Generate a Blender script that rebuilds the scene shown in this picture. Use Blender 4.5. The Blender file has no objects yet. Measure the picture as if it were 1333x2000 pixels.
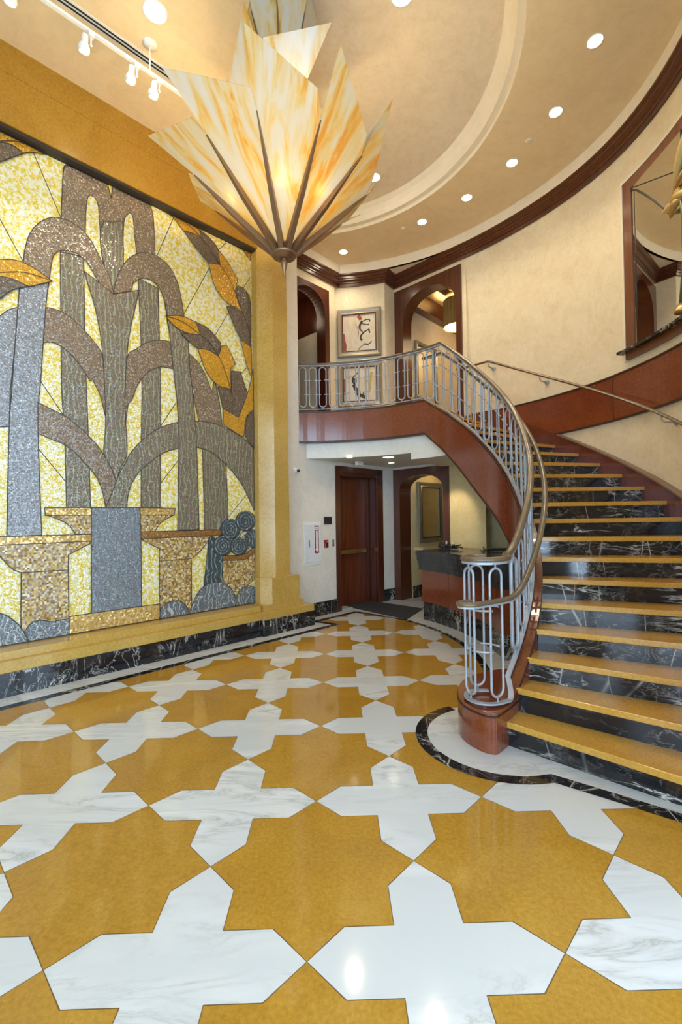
import bpy, bmesh, math, random
from mathutils import Vector, Matrix
from math import sin, cos, pi, radians as R_, sqrt, atan2, hypot
random.seed(7)
SC = bpy.context.scene
COL = SC.collection
Q2 = sqrt(2.0)
# ------------------------------------------------------------------ helpers
def link(name, me, parent=None, mats=()):
    o = bpy.data.objects.new(name, me)
    COL.objects.link(o)
    for m in mats: me.materials.append(m)
    if parent is not None:
        o.parent = parent
    return o
def worldloc(p):
    v = Vector((0, 0, 0))
    while p is not None:
        v = v + p.location; p = p.parent
    return v
class MB:
    """collects vertices and faces in world coordinates"""
    def __init__(s): s.v = []; s.f = []; s.m = []; s.sm = []
    def add(s, v, f, mi=0, smooth=False):
        b = len(s.v); s.v += [tuple(x) for x in v]
        for q in f: s.f.append([b + i for i in q]); s.m.append(mi); s.sm.append(smooth)
    def box(s, c, d, rz=0, mi=0):
        x, y, z = d[0] / 2, d[1] / 2, d[2] / 2
        cr, sr = cos(rz), sin(rz)
        vs = [(c[0] + a * x * cr - b * y * sr, c[1] + a * x * sr + b * y * cr, c[2] + e * z) for a in (-1, 1) for b in (-1, 1) for e in (-1, 1)]
        s.add(vs, [(0, 1, 3, 2), (4, 6, 7, 5), (0, 4, 5, 1), (2, 3, 7, 6), (0, 2, 6, 4), (1, 5, 7, 3)], mi)
    def prism(s, pts, z0, z1, mi=0):
        n = len(pts)
        vs = [(p[0], p[1], z0) for p in pts] + [(p[0], p[1], z1) for p in pts]
        s.add(vs, [list(range(n))[::-1], list(range(n, 2 * n))] + [(i, (i + 1) % n, n + (i + 1) % n, n + i) for i in range(n)], mi)
    def slab3(s, pts, d, mi=0):
        """3-D outline extruded by vector d"""
        n = len(pts); d = Vector(d)
        vs = [Vector(p) for p in pts] + [Vector(p) + d for p in pts]
        s.add(vs, [list(range(n))[::-1], list(range(n, 2 * n))] + [(i, (i + 1) % n, n + (i + 1) % n, n + i) for i in range(n)], mi)
    def lathe(s, c, prof, n=32, mi=0, smooth=True, axis=None):
        k = len(prof); vs = []; fs = []
        rot = Vector((0, 0, 1)).rotation_difference(Vector(axis)) if axis is not None else None
        for i in range(n):
            a = 2 * pi * i / n
            for r, z in prof:
                p = Vector((r * cos(a), r * sin(a), z))
                if rot: p = rot @ p
                vs.append(p + Vector(c))
        for i in range(n):
            j = (i + 1) % n
            for q in range(k - 1): fs.append((i * k + q, j * k + q, j * k + q + 1, i * k + q + 1))
        s.add(vs, fs, mi, smooth)
    def tube(s, pts, r, n=8, closed=False, mi=0, caps=True):
        pts = [Vector(p) for p in pts]; N = len(pts); vs = []; fs = []
        prev = None
        for i, p in enumerate(pts):
            a = pts[(i - 1) % N] if (closed or i) else p
            b = pts[(i + 1) % N] if (closed or i < N - 1) else p
            t = (b - a).normalized()
            if prev is None:
                u = t.orthogonal().normalized()
            else:
                u = (prev - t * prev.dot(t)).normalized()
            prev = u; w = t.cross(u)
            rr = r[i] if isinstance(r, (list, tuple)) else r
            for k in range(n):
                g = 2 * pi * k / n
                vs.append(p + (u * cos(g) + w * sin(g)) * rr)
        M = N if closed else N - 1
        for i in range(M):
            j = (i + 1) % N
            for k in range(n): fs.append((i * n + k, i * n + (k + 1) % n, j * n + (k + 1) % n, j * n + k))
        s.add(vs, fs, mi, True)
        if caps and not closed:
            s.add([vs[k] for k in range(n)], [list(range(n))[::-1]], mi)
            s.add([vs[(N - 1) * n + k] for k in range(n)], [list(range(n))], mi)
    def rail(s, pts, prof, mi=0, closed=False, smooth=True):
        """sweep a (side, up) profile along a 3-D path; up stays near +Z"""
        pts = [Vector(p) for p in pts]; N = len(pts); k = len(prof); vs = []; fs = []
        for i, p in enumerate(pts):
            a = pts[(i - 1) % N] if (closed or i) else p
            b = pts[(i + 1) % N] if (closed or i < N - 1) else p
            t = (b - a).normalized(); sd = t.cross(Vector((0, 0, 1)))
            sd.normalize(); up = sd.cross(t)
            for q in prof: vs.append(p + sd * q[0] + up * q[1])
        for i in range(N if closed else N - 1):
            j = (i + 1) % N
            for q in range(k): fs.append((i * k + q, i * k + (q + 1) % k, j * k + (q + 1) % k, j * k + q))
        s.add(vs, fs, mi, smooth)
        if not closed:
            s.add([vs[q] for q in range(k)], [list(range(k))], mi)
            s.add([vs[(N - 1) * k + q] for q in range(k)], [list(range(k))[::-1]], mi)
    def plan(s, path, prof, closed=False, mi=0, smooth=False, caps=True):
        """sweep a closed (offset to the left of travel, z) profile along a plan path with mitres; z may be callable(i)"""
        N = len(path); k = len(prof); vs = []; fs = []
        P = [Vector((p[0], p[1])) for p in path]
        for i in range(N):
            d1 = (P[i] - P[i - 1]).normalized() if (closed or i) else None
            d2 = (P[(i + 1) % N] - P[i]).normalized() if (closed or i < N - 1) else None
            if d1 is None: d1 = d2
            if d2 is None: d2 = d1
            n1 = Vector((-d1.y, d1.x)); n2 = Vector((-d2.y, d2.x))
            m = (n1 + n2)
            if m.length < 1e-6: m = n1.copy()
            m.normalize(); m /= max(0.3, m.dot(n1))
            for o, z in prof:
                q = P[i] + m * o
                vs.append((q.x, q.y, z(i) if callable(z) else z))
        for i in range(N if closed else N - 1):
            j = (i + 1) % N
            for q in range(k): fs.append((i * k + q, i * k + (q + 1) % k, j * k + (q + 1) % k, j * k + q))
        s.add(vs, fs, mi, smooth)
        if caps and not closed:
            s.add(vs[:k], [list(range(k))], mi); s.add(vs[-k:], [list(range(k))[::-1]], mi)
    def build(s, name, mats, parent=None, auto=False, bevel=0):
        if not isinstance(mats, (list, tuple)): mats = [mats]
        off = worldloc(parent) if parent is not None else Vector((0, 0, 0))
        me = bpy.data.meshes.new(name)
        me.from_pydata([Vector(v) - off for v in s.v], [], s.f)
        me.polygons.foreach_set('material_index', s.m)
        me.polygons.foreach_set('use_smooth', s.sm)
        bm = bmesh.new(); bm.from_mesh(me)
        bmesh.ops.remove_doubles(bm, verts=bm.verts, dist=1e-5)
        bmesh.ops.recalc_face_normals(bm, faces=bm.faces)
        bm.to_mesh(me); bm.free()
        me.update()
        o = link(name, me, parent, mats)
        if bevel:
            b = o.modifiers.new('edge', 'BEVEL'); b.width = bevel; b.segments = 2; b.limit_method = 'ANGLE'; b.angle_limit = R_(40)
        return o
def tag(o, label=None, cat=None, group=None, kind=None):
    if label: o['label'] = label
    if cat: o['category'] = cat
    if group: o['group'] = group
    if kind: o['kind'] = kind
    return o
def thing(name, loc, label, cat, group=None, kind=None):
    o = bpy.data.objects.new(name, None); COL.objects.link(o); o.location = loc
    o.empty_display_size = .1
    return tag(o, label, cat, group, kind)
def struct(o, label=None, cat=None):
    o['kind'] = 'structure'
    if label: o['label'] = label
    if cat: o['category'] = cat
    return o
def copy_tree(o, loc, rz=None, label=None):
    c = o.copy(); COL.objects.link(c); c.location = loc
    if rz is not None: c.rotation_euler = (0, 0, rz)
    if label: c['label'] = label
    for ch in o.children:
        d = ch.copy(); COL.objects.link(d); d.parent = c
        for g in ch.children:
            e = g.copy(); COL.objects.link(e); e.parent = d
    return c
def lerp(a, b, t): return a + (b - a) * t
def tab(T, x):
    if x <= T[0][0]: return T[0][1]
    for (x0, y0), (x1, y1) in zip(T, T[1:]):
        if x <= x1:
            t = (x - x0) / (x1 - x0); t = t * t * (3 - 2 * t)
            return lerp(y0, y1, t)
    return T[-1][1]
# ------------------------------------------------------------------ materials
def mat(name):
    m = bpy.data.materials.new(name); m.use_nodes = True
    nt = m.node_tree
    return m, nt, nt.nodes['Principled BSDF']
def nd(nt, t, **kw):
    n = nt.nodes.new(t)
    for k, v in kw.items():
        if k.startswith('i_'): n.inputs[k[2:].replace('_', ' ')].default_value = v
        else: setattr(n, k, v)
    return n
def L(nt, a, b): nt.links.new(a, b)
def pos(nt, scale=(1, 1, 1), rot=(0, 0, 0)):
    g = nd(nt, 'ShaderNodeNewGeometry'); mp = nd(nt, 'ShaderNodeMapping')
    mp.inputs['Scale'].default_value = scale; mp.inputs['Rotation'].default_value = rot
    L(nt, g.outputs['Position'], mp.inputs['Vector']); return mp.outputs['Vector']
def noise(nt, vec, scale, detail=4, rough=.55, dist=0):
    n = nd(nt, 'ShaderNodeTexNoise'); n.inputs['Scale'].default_value = scale; n.inputs['Detail'].default_value = detail
    n.inputs['Roughness'].default_value = rough; n.inputs['Distortion'].default_value = dist
    if vec is not None: L(nt, vec, n.inputs['Vector'])
    return n
def ramp(nt, fac, stops, interp='LINEAR'):
    r = nd(nt, 'ShaderNodeValToRGB'); cr = r.color_ramp; cr.interpolation = interp
    while len(cr.elements) > 1: cr.elements.remove(cr.elements[-1])
    cr.elements[0].position = stops[0][0]; cr.elements[0].color = (*stops[0][1], 1)
    for p, c in stops[1:]:
        e = cr.elements.new(p); e.color = (*c, 1)
    L(nt, fac, r.inputs['Fac']); return r.outputs['Color']
def mix(nt, fac, a, b, mode='MIX'):
    m = nd(nt, 'ShaderNodeMix', data_type='RGBA', blend_type=mode)
    for sock, v in ((m.inputs['Factor'], fac), (m.inputs[6], a), (m.inputs[7], b)):
        if hasattr(v, 'links') or hasattr(v, 'is_output'): L(nt, v, sock)
        elif isinstance(v, (int, float)): sock.default_value = v
        else: sock.default_value = (*v, 1)
    return m.outputs[2]
def math_(nt, op, a, b=None, clamp=False):
    m = nd(nt, 'ShaderNodeMath', operation=op); m.use_clamp = clamp
    for i, v in enumerate((a, b)):
        if v is None: continue
        if isinstance(v, (int, float)): m.inputs[i].default_value = v
        else: L(nt, v, m.inputs[i])
    return m.outputs[0]
def g3(v): return (v, v, v)
def bump(nt, b, h, strength=.2, dist=.01):
    n = nd(nt, 'ShaderNodeBump'); n.inputs['Strength'].default_value = strength; n.inputs['Distance'].default_value = dist
    L(nt, h, n.inputs['Height']); L(nt, n.outputs['Normal'], b.inputs['Normal'])
def plain(name, col, rough=.5, metal=0, coat=0, spec=.5):
    m, nt, b = mat(name)
    b.inputs['Base Color'].default_value = (*col, 1); b.inputs['Roughness'].default_value = rough
    b.inputs['Metallic'].default_value = metal; b.inputs['Coat Weight'].default_value = coat
    b.inputs['Specular IOR Level'].default_value = spec
    v = noise(nt, pos(nt), 30, 3); c = ramp(nt, v.outputs['Fac'], [(.3, tuple(x * .93 for x in col)), (.7, tuple(min(1, x * 1.05) for x in col))])
    L(nt, c, b.inputs['Base Color'])
    return m
def tile_offset(nt, vec, amt=17.0):
    """per-tile offset from the face attribute so every slab has its own figure"""
    a = nd(nt, 'ShaderNodeAttribute', attribute_name='slab', attribute_type='GEOMETRY')
    cmb = nd(nt, 'ShaderNodeVectorMath', operation='SCALE'); cmb.inputs['Scale'].default_value = amt
    L(nt, a.outputs['Vector'], cmb.inputs[0])
    ad = nd(nt, 'ShaderNodeVectorMath', operation='ADD'); L(nt, vec, ad.inputs[0]); L(nt, cmb.outputs[0], ad.inputs[1])
    return ad.outputs[0], a
def m_goldstone(name, c1, c2, c3, rough=.12, scale=1.0, tiles=False):
    m, nt, b = mat(name); v = pos(nt)
    if tiles: v, at = tile_offset(nt, v)
    n1 = noise(nt, v, 2.2 * scale, 8, .62, .6); n2 = noise(nt, v, 55 * scale, 3, .7); n3 = noise(nt, v, 140 * scale, 2)
    c = ramp(nt, n1.outputs['Fac'], [(.28, c1), (.5, c2), (.74, c3)])
    c = mix(nt, .45, c, ramp(nt, n2.outputs['Fac'], [(.32, tuple(x * .72 for x in c1)), (.55, c2), (.72, c3)]))
    fl = ramp(nt, n3.outputs['Fac'], [(.68, (0, 0, 0)), (.74, (1, 1, 1))])
    sep = nd(nt, 'ShaderNodeSeparateColor'); L(nt, fl, sep.inputs[0])
    c = mix(nt, math_(nt, 'MULTIPLY', sep.outputs[0], .35), c, tuple(min(1, x * 1.5 + .05) for x in c3))
    L(nt, c, b.inputs['Base Color']); b.inputs['Roughness'].default_value = rough
    b.inputs['Specular IOR Level'].default_value = .5
    return m
def m_whitemarble(name, tiles=True):
    m, nt, b = mat(name); v = pos(nt)
    if tiles: v, at = tile_offset(nt, v, 23.0)
    mp = nd(nt, 'ShaderNodeMapping'); mp.inputs['Rotation'].default_value = (0, 0, .9); mp.inputs['Scale'].default_value = (.45, 1.9, 1); L(nt, v, mp.inputs['Vector'])
    n1 = noise(nt, mp.outputs[0], 2.0, 9, .62, 1.4); n2 = noise(nt, mp.outputs[0], 1.1, 5, .5, .8)
    vein = math_(nt, 'ABSOLUTE', math_(nt, 'SUBTRACT', n1.outputs['Fac'], .5))
    c = ramp(nt, vein, [(0, (.42, .43, .42)), (.012, (.53, .545, .55)), (.05, (.62, .64, .655)), (.16, (.68, .70, .72))])
    c = mix(nt, ramp(nt, n2.outputs['Fac'], [(.42, (0, 0, 0)), (.6, (1, 1, 1))]), (.57, .595, .61), c)
    L(nt, c, b.inputs['Base Color']); b.inputs['Roughness'].default_value = .1
    return m
def m_blackmarble(name, tiles=False, vert=False):
    m, nt, b = mat(name); v = pos(nt)
    if tiles: v, at = tile_offset(nt, v, 31.0)
    def ridge(sc, rot, freq, width, dist, det=5):
        mp = nd(nt, 'ShaderNodeMapping'); mp.inputs['Scale'].default_value = sc; mp.inputs['Rotation'].default_value = rot; L(nt, v, mp.inputs['Vector'])
        n = noise(nt, mp.outputs[0], freq, det, .62, dist)
        d = math_(nt, 'ABSOLUTE', math_(nt, 'SUBTRACT', n.outputs['Fac'], .5))
        sp = nd(nt, 'ShaderNodeSeparateColor'); L(nt, ramp(nt, d, [(0, (1, 1, 1)), (width, (.3,) * 3), (width * 2.5, (0, 0, 0))]), sp.inputs[0]); return sp.outputs[0]
    def mask(freq, lo, hi):
        sp = nd(nt, 'ShaderNodeSeparateColor'); L(nt, ramp(nt, noise(nt, v, freq, 3).outputs['Fac'], [(lo, (0, 0, 0)), (hi, (1, 1, 1))]), sp.inputs[0]); return sp.outputs[0]
    if vert:
        f1 = math_(nt, 'MULTIPLY', ridge((2.4, 2.4, .5), (.15, .1, 0), 2.2, .010, 1.0), mask(2.0, .50, .62))
        f2 = math_(nt, 'MULTIPLY', ridge((1.2, 1.2, 1.2), (.3, .7, .2), 2.6, .006, 1.2), mask(1.4, .46, .6))
    else:
        f1 = math_(nt, 'MULTIPLY', ridge((.8, .8, 3.6), (.12, -.1, .2), 2.0, .010, .7, 8), mask(1.5, .49, .60))
        mp = nd(nt, 'ShaderNodeMapping'); mp.inputs['Scale'].default_value = (1.6, 1.6, .55); mp.inputs['Rotation'].default_value = (.5, -.55, .3); L(nt, v, mp.inputs['Vector'])
        vo = nd(nt, 'ShaderNodeTexVoronoi', feature='DISTANCE_TO_EDGE'); vo.inputs['Scale'].default_value = 1.5; L(nt, mp.outputs[0], vo.inputs['Vector'])
        sp = nd(nt, 'ShaderNodeSeparateColor'); L(nt, ramp(nt, vo.outputs['Distance'], [(0, (.8,) * 3), (.005, (.25,) * 3), (.012, (0, 0, 0))]), sp.inputs[0])
        f2 = math_(nt, 'MULTIPLY', sp.outputs[0], mask(1.1, .42, .54))
    f3 = math_(nt, 'MULTIPLY', ridge((1, 1, 2), (.6, .1, .5), 5.5, .008, .8, 6), math_(nt, 'MULTIPLY', mask(1.9, .44, .62), .25 if vert else .5))
    base = ramp(nt, noise(nt, v, 4, 7, .65, 1.2).outputs['Fac'], [(.3, (.006, .007, .010)), (.56, (.014, .014, .017)), (.66, (.035, .024, .017)), (.74, (.13, .07, .035)), (.80, (.02, .018, .018))])
    c = mix(nt, math_(nt, 'MAXIMUM', math_(nt, 'MAXIMUM', f1, f2), f3, True), base, (.70, .68, .63))
    L(nt, c, b.inputs['Base Color']); b.inputs['Roughness'].default_value = .07
    return m
def m_burl(name, dark=1.0, rough=.22):
    m, nt, b = mat(name); v = pos(nt)
    n1 = noise(nt, v, 38, 6, .7, 1.2); n2 = noise(nt, v, 3.5, 4, .6, .8)
    c = ramp(nt, n1.outputs['Fac'], [(.3, (.10 * dark, .019 * dark, .007 * dark)), (.52, (.185 * dark, .039 * dark, .013 * dark)), (.72, (.27 * dark, .066 * dark, .02 * dark))])
    c = mix(nt, ramp(nt, n2.outputs['Fac'], [(.3, g3(.0)), (.75, g3(.5))]), c, (.235 * dark, .06 * dark, .019 * dark))
    L(nt, c, b.inputs['Base Color']); b.inputs['Roughness'].default_value = rough; b.inputs['Coat Weight'].default_value = .6; b.inputs['Coat Roughness'].default_value = .12
    return m
def m_wood(name, c1, c2, rough=.28, sc=(22, 22, 1.4)):
    m, nt, b = mat(name); v = pos(nt, sc)
    n1 = noise(nt, v, 1.0, 6, .6, .8)
    c = ramp(nt, n1.outputs['Fac'], [(.3, c1), (.7, c2)])
    L(nt, c, b.inputs['Base Color']); b.inputs['Roughness'].default_value = rough; b.inputs['Coat Weight'].default_value = .4; b.inputs['Coat Roughness'].default_value = .15
    return m
def m_plaster(name, c1, c2, c3, rough=.38, sc=1.3):
    m, nt, b = mat(name); v = pos(nt)
    n1 = noise(nt, v, 2.4 * sc, 9, .66, 1.2); n2 = noise(nt, v, 9 * sc, 6, .65, 1.6)
    c = ramp(nt, n1.outputs['Fac'], [(.3, c1), (.5, c2), (.7, c3)])
    c = mix(nt, .35, c, ramp(nt, n2.outputs['Fac'], [(.34, c1), (.56, c3)]))
    L(nt, c, b.inputs['Base Color'])
    L(nt, ramp(nt, n2.outputs['Fac'], [(.3, g3(rough + .12)), (.7, g3(rough - .08))]), b.inputs['Roughness'])
    bump(nt, b, n2.outputs['Fac'], .04, .01)
    return m
def m_mosaic(name, style):
    """glass tesserae: every cell has its own tint and its own tilt"""
    m, nt, b = mat(name); v = pos(nt, (1, 1, 1), (0, 0, R_(-45)))
    cell = 95 if style not in ('tile', 'goldtile') else 52
    sq = style in ('tile', 'goldtile')
    vo = nd(nt, 'ShaderNodeTexVoronoi', feature='F1'); vo.inputs['Scale'].default_value = cell; vo.inputs['Randomness'].default_value = .35 if sq else .8
    if sq: vo.distance = 'CHEBYCHEV'
    L(nt, v, vo.inputs['Vector'])
    sp = nd(nt, 'ShaderNodeSeparateColor'); L(nt, vo.outputs['Color'], sp.inputs[0]); rnd, rnd2 = sp.outputs[0], sp.outputs[1]
    if style == 'bg':
        n = noise(nt, v, 24, 3, .6)
        c = ramp(nt, math_(nt, 'ADD', math_(nt, 'MULTIPLY', n.outputs['Fac'], .85), math_(nt, 'MULTIPLY', rnd, .16)), [(.42, (.80, .78, .62)), (.49, (.78, .72, .42)), (.53, (.76, .59, .10)), (.64, (.68, .49, .04))])
    elif style in ('brown', 'silver', 'leafbrown'):
        A, B_, C_ = {'brown': ((.115, .078, .046), (.225, .16, .105), (.58, .47, .35)), 'silver': ((.12, .12, .12), (.26, .27, .29), (.66, .68, .72)), 'leafbrown': ((.07, .048, .03), (.12, .085, .06), (.26, .2, .15))}[style]  # silver puts the reflected daylight sheen into the tesserae colour
        c = ramp(nt, rnd, [(0, A), (.62, B_), (.84, B_), (1, C_)])
    elif style in ('green', 'teal', 'tealp', 'foam', 'blue'):
        A, B_, S_ = {'green': ((.12, .095, .068), (.20, .16, .115), (.30, .35, .21)), 'teal': ((.03, .05, .06), (.06, .09, .10), (.30, .38, .34)), 'foam': ((.08, .10, .12), (.16, .19, .21), (.50, .52, .47)), 'tealp': ((.035, .055, .065), (.07, .10, .11), (.3, .38, .34)), 'blue': ((.09, .10, .115), (.21, .23, .255), (.20, .27, .27))}[style]
        c = ramp(nt, rnd, [(0, A), (.75, B_), (.93, B_), (1, tuple(x * 2.6 for x in B_))])
        sx = nd(nt, 'ShaderNodeSeparateXYZ'); L(nt, v, sx.inputs[0])
        mp = nd(nt, 'ShaderNodeMapping'); mp.inputs['Scale'].default_value = (1, 1, .5) if style in ('green', 'blue') else (1, 1, 1); L(nt, v, mp.inputs['Vector'])
        wn = noise(nt, mp.outputs[0], 8 if style != 'foam' else 4, 2, .5, .3)
        if style in ('foam', 'teal'):
            ph = math_(nt, 'ADD', math_(nt, 'MULTIPLY', sx.outputs[0], 42), math_(nt, 'MULTIPLY', wn.outputs['Fac'], 26 if style == 'foam' else 6))
        else: ph = math_(nt, 'ADD', math_(nt, 'MULTIPLY', sx.outputs[0], 62), math_(nt, 'MULTIPLY', wn.outputs['Fac'], 9))
        st = math_(nt, 'ABSOLUTE', math_(nt, 'SINE', ph))
        spx = nd(nt, 'ShaderNodeSeparateColor'); L(nt, ramp(nt, st, [(.20, (1, 1, 1)), (.36, (0, 0, 0))]), spx.inputs[0])
        c = mix(nt, math_(nt, 'MULTIPLY', spx.outputs[0], 0 if style == 'tealp' else .8), c, S_)
    elif style == 'gold':
        c = ramp(nt, rnd, [(0, (.48, .23, .015)), (.6, (.62, .32, .02)), (1, (.80, .48, .06))])
    elif style == 'bronze':
        c = ramp(nt, rnd, [(0, (.26, .11, .03)), (.6, (.36, .18, .05)), (1, (.55, .33, .12))])
    elif style == 'goldtile':
        c = ramp(nt, rnd, [(0, (.48, .26, .05)), (.35, (.62, .40, .10)), (.75, (.70, .50, .18)), (1, (.85, .72, .42))])
    else:
        c = ramp(nt, rnd, [(0, (.22, .13, .045)), (.3, (.42, .27, .08)), (.55, (.60, .42, .14)), (.8, (.74, .64, .40)), (.92, (.36, .30, .24)), (1, (.85, .80, .66))], 'CONSTANT')
    L(nt, c, b.inputs['Base Color'])
    ge = nd(nt, 'ShaderNodeNewGeometry')
    sub = nd(nt, 'ShaderNodeVectorMath', operation='SUBTRACT'); L(nt, vo.outputs['Color'], sub.inputs[0]); sub.inputs[1].default_value = (.5, .5, .5)
    ma = nd(nt, 'ShaderNodeVectorMath', operation='MULTIPLY_ADD'); L(nt, sub.outputs[0], ma.inputs[0]); ma.inputs[1].default_value = (.42,) * 3; L(nt, ge.outputs['Normal'], ma.inputs[2])
    no = nd(nt, 'ShaderNodeVectorMath', operation='NORMALIZE'); L(nt, ma.outputs[0], no.inputs[0]); L(nt, no.outputs[0], b.inputs['Normal'])
    b.inputs['Roughness'].default_value = .2; b.inputs['Specular IOR Level'].default_value = 1.0
    if style in ('gold', 'goldtile', 'bronze'): b.inputs['Metallic'].default_value = .35
    return m
def m_glass_amber(name, seed=0):
    m = bpy.data.materials.new(name); m.use_nodes = True; nt = m.node_tree; nt.nodes.clear()
    out = nd(nt, 'ShaderNodeOutputMaterial')
    at = nd(nt, 'ShaderNodeAttribute', attribute_name='grain', attribute_type='GEOMETRY')
    mp = nd(nt, 'ShaderNodeMapping'); mp.inputs['Scale'].default_value = (4.2, .85, 1); L(nt, at.outputs['Vector'], mp.inputs['Vector'])
    n1 = noise(nt, mp.outputs[0], 1.5, 6, .58, 1.1)
    n2 = noise(nt, mp.outputs[0], 5.0, 3, .5, .6)
    f = math_(nt, 'ADD', math_(nt, 'MULTIPLY', n1.outputs['Fac'], .84), math_(nt, 'MULTIPLY', n2.outputs['Fac'], .16))
    c = ramp(nt, f, [(.36, (.96, .94, .88)), (.45, (.96, .91, .74)), (.52, (.95, .82, .46)), (.58, (.93, .68, .22)), (.635, (.90, .54, .12)), (.69, (.94, .78, .42)), (.78, (.96, .93, .84))])
    d = nd(nt, 'ShaderNodeBsdfDiffuse'); t = nd(nt, 'ShaderNodeBsdfTranslucent'); gl = nd(nt, 'ShaderNodeBsdfGlossy'); gl.inputs['Roughness'].default_value = .12
    L(nt, c, d.inputs['Color']); L(nt, c, t.inputs['Color'])
    a = nd(nt, 'ShaderNodeMixShader'); a.inputs[0].default_value = .62; L(nt, d.outputs[0], a.inputs[1]); L(nt, t.outputs[0], a.inputs[2])
    f = nd(nt, 'ShaderNodeFresnel'); f.inputs['IOR'].default_value = 1.45
    e = nd(nt, 'ShaderNodeMixShader'); L(nt, f.outputs[0], e.inputs[0]); L(nt, a.outputs[0], e.inputs[1]); L(nt, gl.outputs[0], e.inputs[2])
    L(nt, e.outputs[0], out.inputs['Surface'])
    return m
def m_emit(name, col, strength):
    m, nt, b = mat(name); b.inputs['Base Color'].default_value = (*col, 1)
    b.inputs['Emission Color'].default_value = (*col, 1); b.inputs['Emission Strength'].default_value = strength
    return m
M = {}
M['gold_floor'] = m_goldstone('polished gold limestone floor', (.34, .175, .02), (.42, .225, .028), (.50, .295, .05), .09, 1.0, True)
M['gold_tread'] = m_goldstone('gold limestone tread', (.44, .22, .03), (.55, .30, .05), (.64, .38, .09), .16)
M['gold_wall'] = m_goldstone('gold marble cladding', (.42, .25, .045), (.52, .33, .075), (.62, .43, .14), .16, .8)
M['gold_wall_shaded'] = m_goldstone('gold marble darkened for shade', (.28, .135, .010), (.35, .18, .018), (.43, .25, .04), .2, .8)  # same stone as the cladding, darkened because the beam gets less light
M['white_tile'] = m_whitemarble('white marble tile')
M['black'] = m_blackmarble('black marble', True)
M['black_v'] = m_blackmarble('black marble plinth', False, True)
M['burl'] = m_burl('red burl veneer'); M['burl_edge'] = plain('dark walnut edging', (.045, .018, .012), .45)
M['mahog'] = m_wood('mahogany', (.05, .012, .006), (.105, .026, .011)); M['door'] = m_wood('mahogany door leaf', (.06, .011, .004), (.19, .042, .012), .42)
M['plaster'] = m_plaster('cream venetian plaster', (.68, .55, .35), (.76, .64, .43), (.82, .72, .52))
M['plaster_w'] = m_plaster('pale venetian plaster', (.68, .63, .54), (.75, .71, .62), (.80, .77, .70))
M['plaster_y'] = m_plaster('yellow venetian plaster', (.62, .48, .22), (.70, .56, .28), (.76, .63, .36))
M['ceil'] = m_plaster('tan ceiling plaster', (.72, .56, .33), (.78, .62, .38), (.82, .67, .43), .5, .8)
M['ceil_in'] = m_plaster('ceiling medallion plaster', (.62, .51, .36), (.70, .59, .43), (.75, .65, .50), .5, 1.1)
M['cream'] = m_plaster('cream cove plaster', (.74, .66, .50), (.79, .71, .56), (.83, .76, .62), .5, .6)
M['steel'] = plain('pale blue grey painted steel', (.36, .40, .46), .38, .25)
M['rail'] = m_wood('bronze handrail', (.10, .068, .038), (.16, .112, .064), .32, (9, 9, 9))
M['bronze'] = plain('brushed bronze', (.27, .16, .085), .38, .75)
M['brass'] = plain('brass', (.62, .42, .15), .3, .9)
M['amber'] = m_glass_amber('amber swirl art glass')
M['whitepaint'] = plain('white enamel', (.8, .8, .78), .35); M['greywhite'] = plain('off white enamel', (.72, .74, .74), .4)
M['blackp'] = plain('black plastic', (.02, .02, .022), .35); M['dark'] = plain('dark slot', (.012, .012, .012), .8)
M['red'] = plain('red sign', (.26, .012, .02), .4); M['chrome'] = plain('chrome', (.8, .8, .8), .12, 1)
M['matgrey'] = plain('charcoal carpet mat', (.028, .027, .032), .9)
M['silver'] = plain('antique silver leaf', (.33, .28, .20), .38, .6); M['silver_d'] = plain('tarnished pewter', (.33, .33, .29), .3, .8)
M['lamp'] = m_emit('lamp glow', (1, .86, .62), 28); M['bulb'] = m_emit('warm bulb', (1, .78, .42), 45); M['soft'] = m_emit('lamp diffuser', (1, .80, .45), 3.2)
M['glasspane'] = None
for k in ('bg', 'brown', 'silver', 'leafbrown', 'green', 'teal', 'tealp', 'foam', 'blue', 'gold', 'bronze', 'goldtile', 'tile'): M['mo_' + k] = m_mosaic('mosaic ' + k, k)
M['lead'] = plain('dark joint', (.03, .022, .018), .5)
m, nt, b = mat('mirror'); b.inputs['Base Color'].default_value = (.86, .88, .86, 1); b.inputs['Metallic'].default_value = 1; b.inputs['Roughness'].default_value = .015; M['mirror'] = m
DL_E, SO_E, TR_E, SKY_E, EXPO = 55, 10, 22, 10.5, 0.0
M['lamp_s'] = m_emit('small lamp glow', (1, .88, .70), 8)
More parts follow.
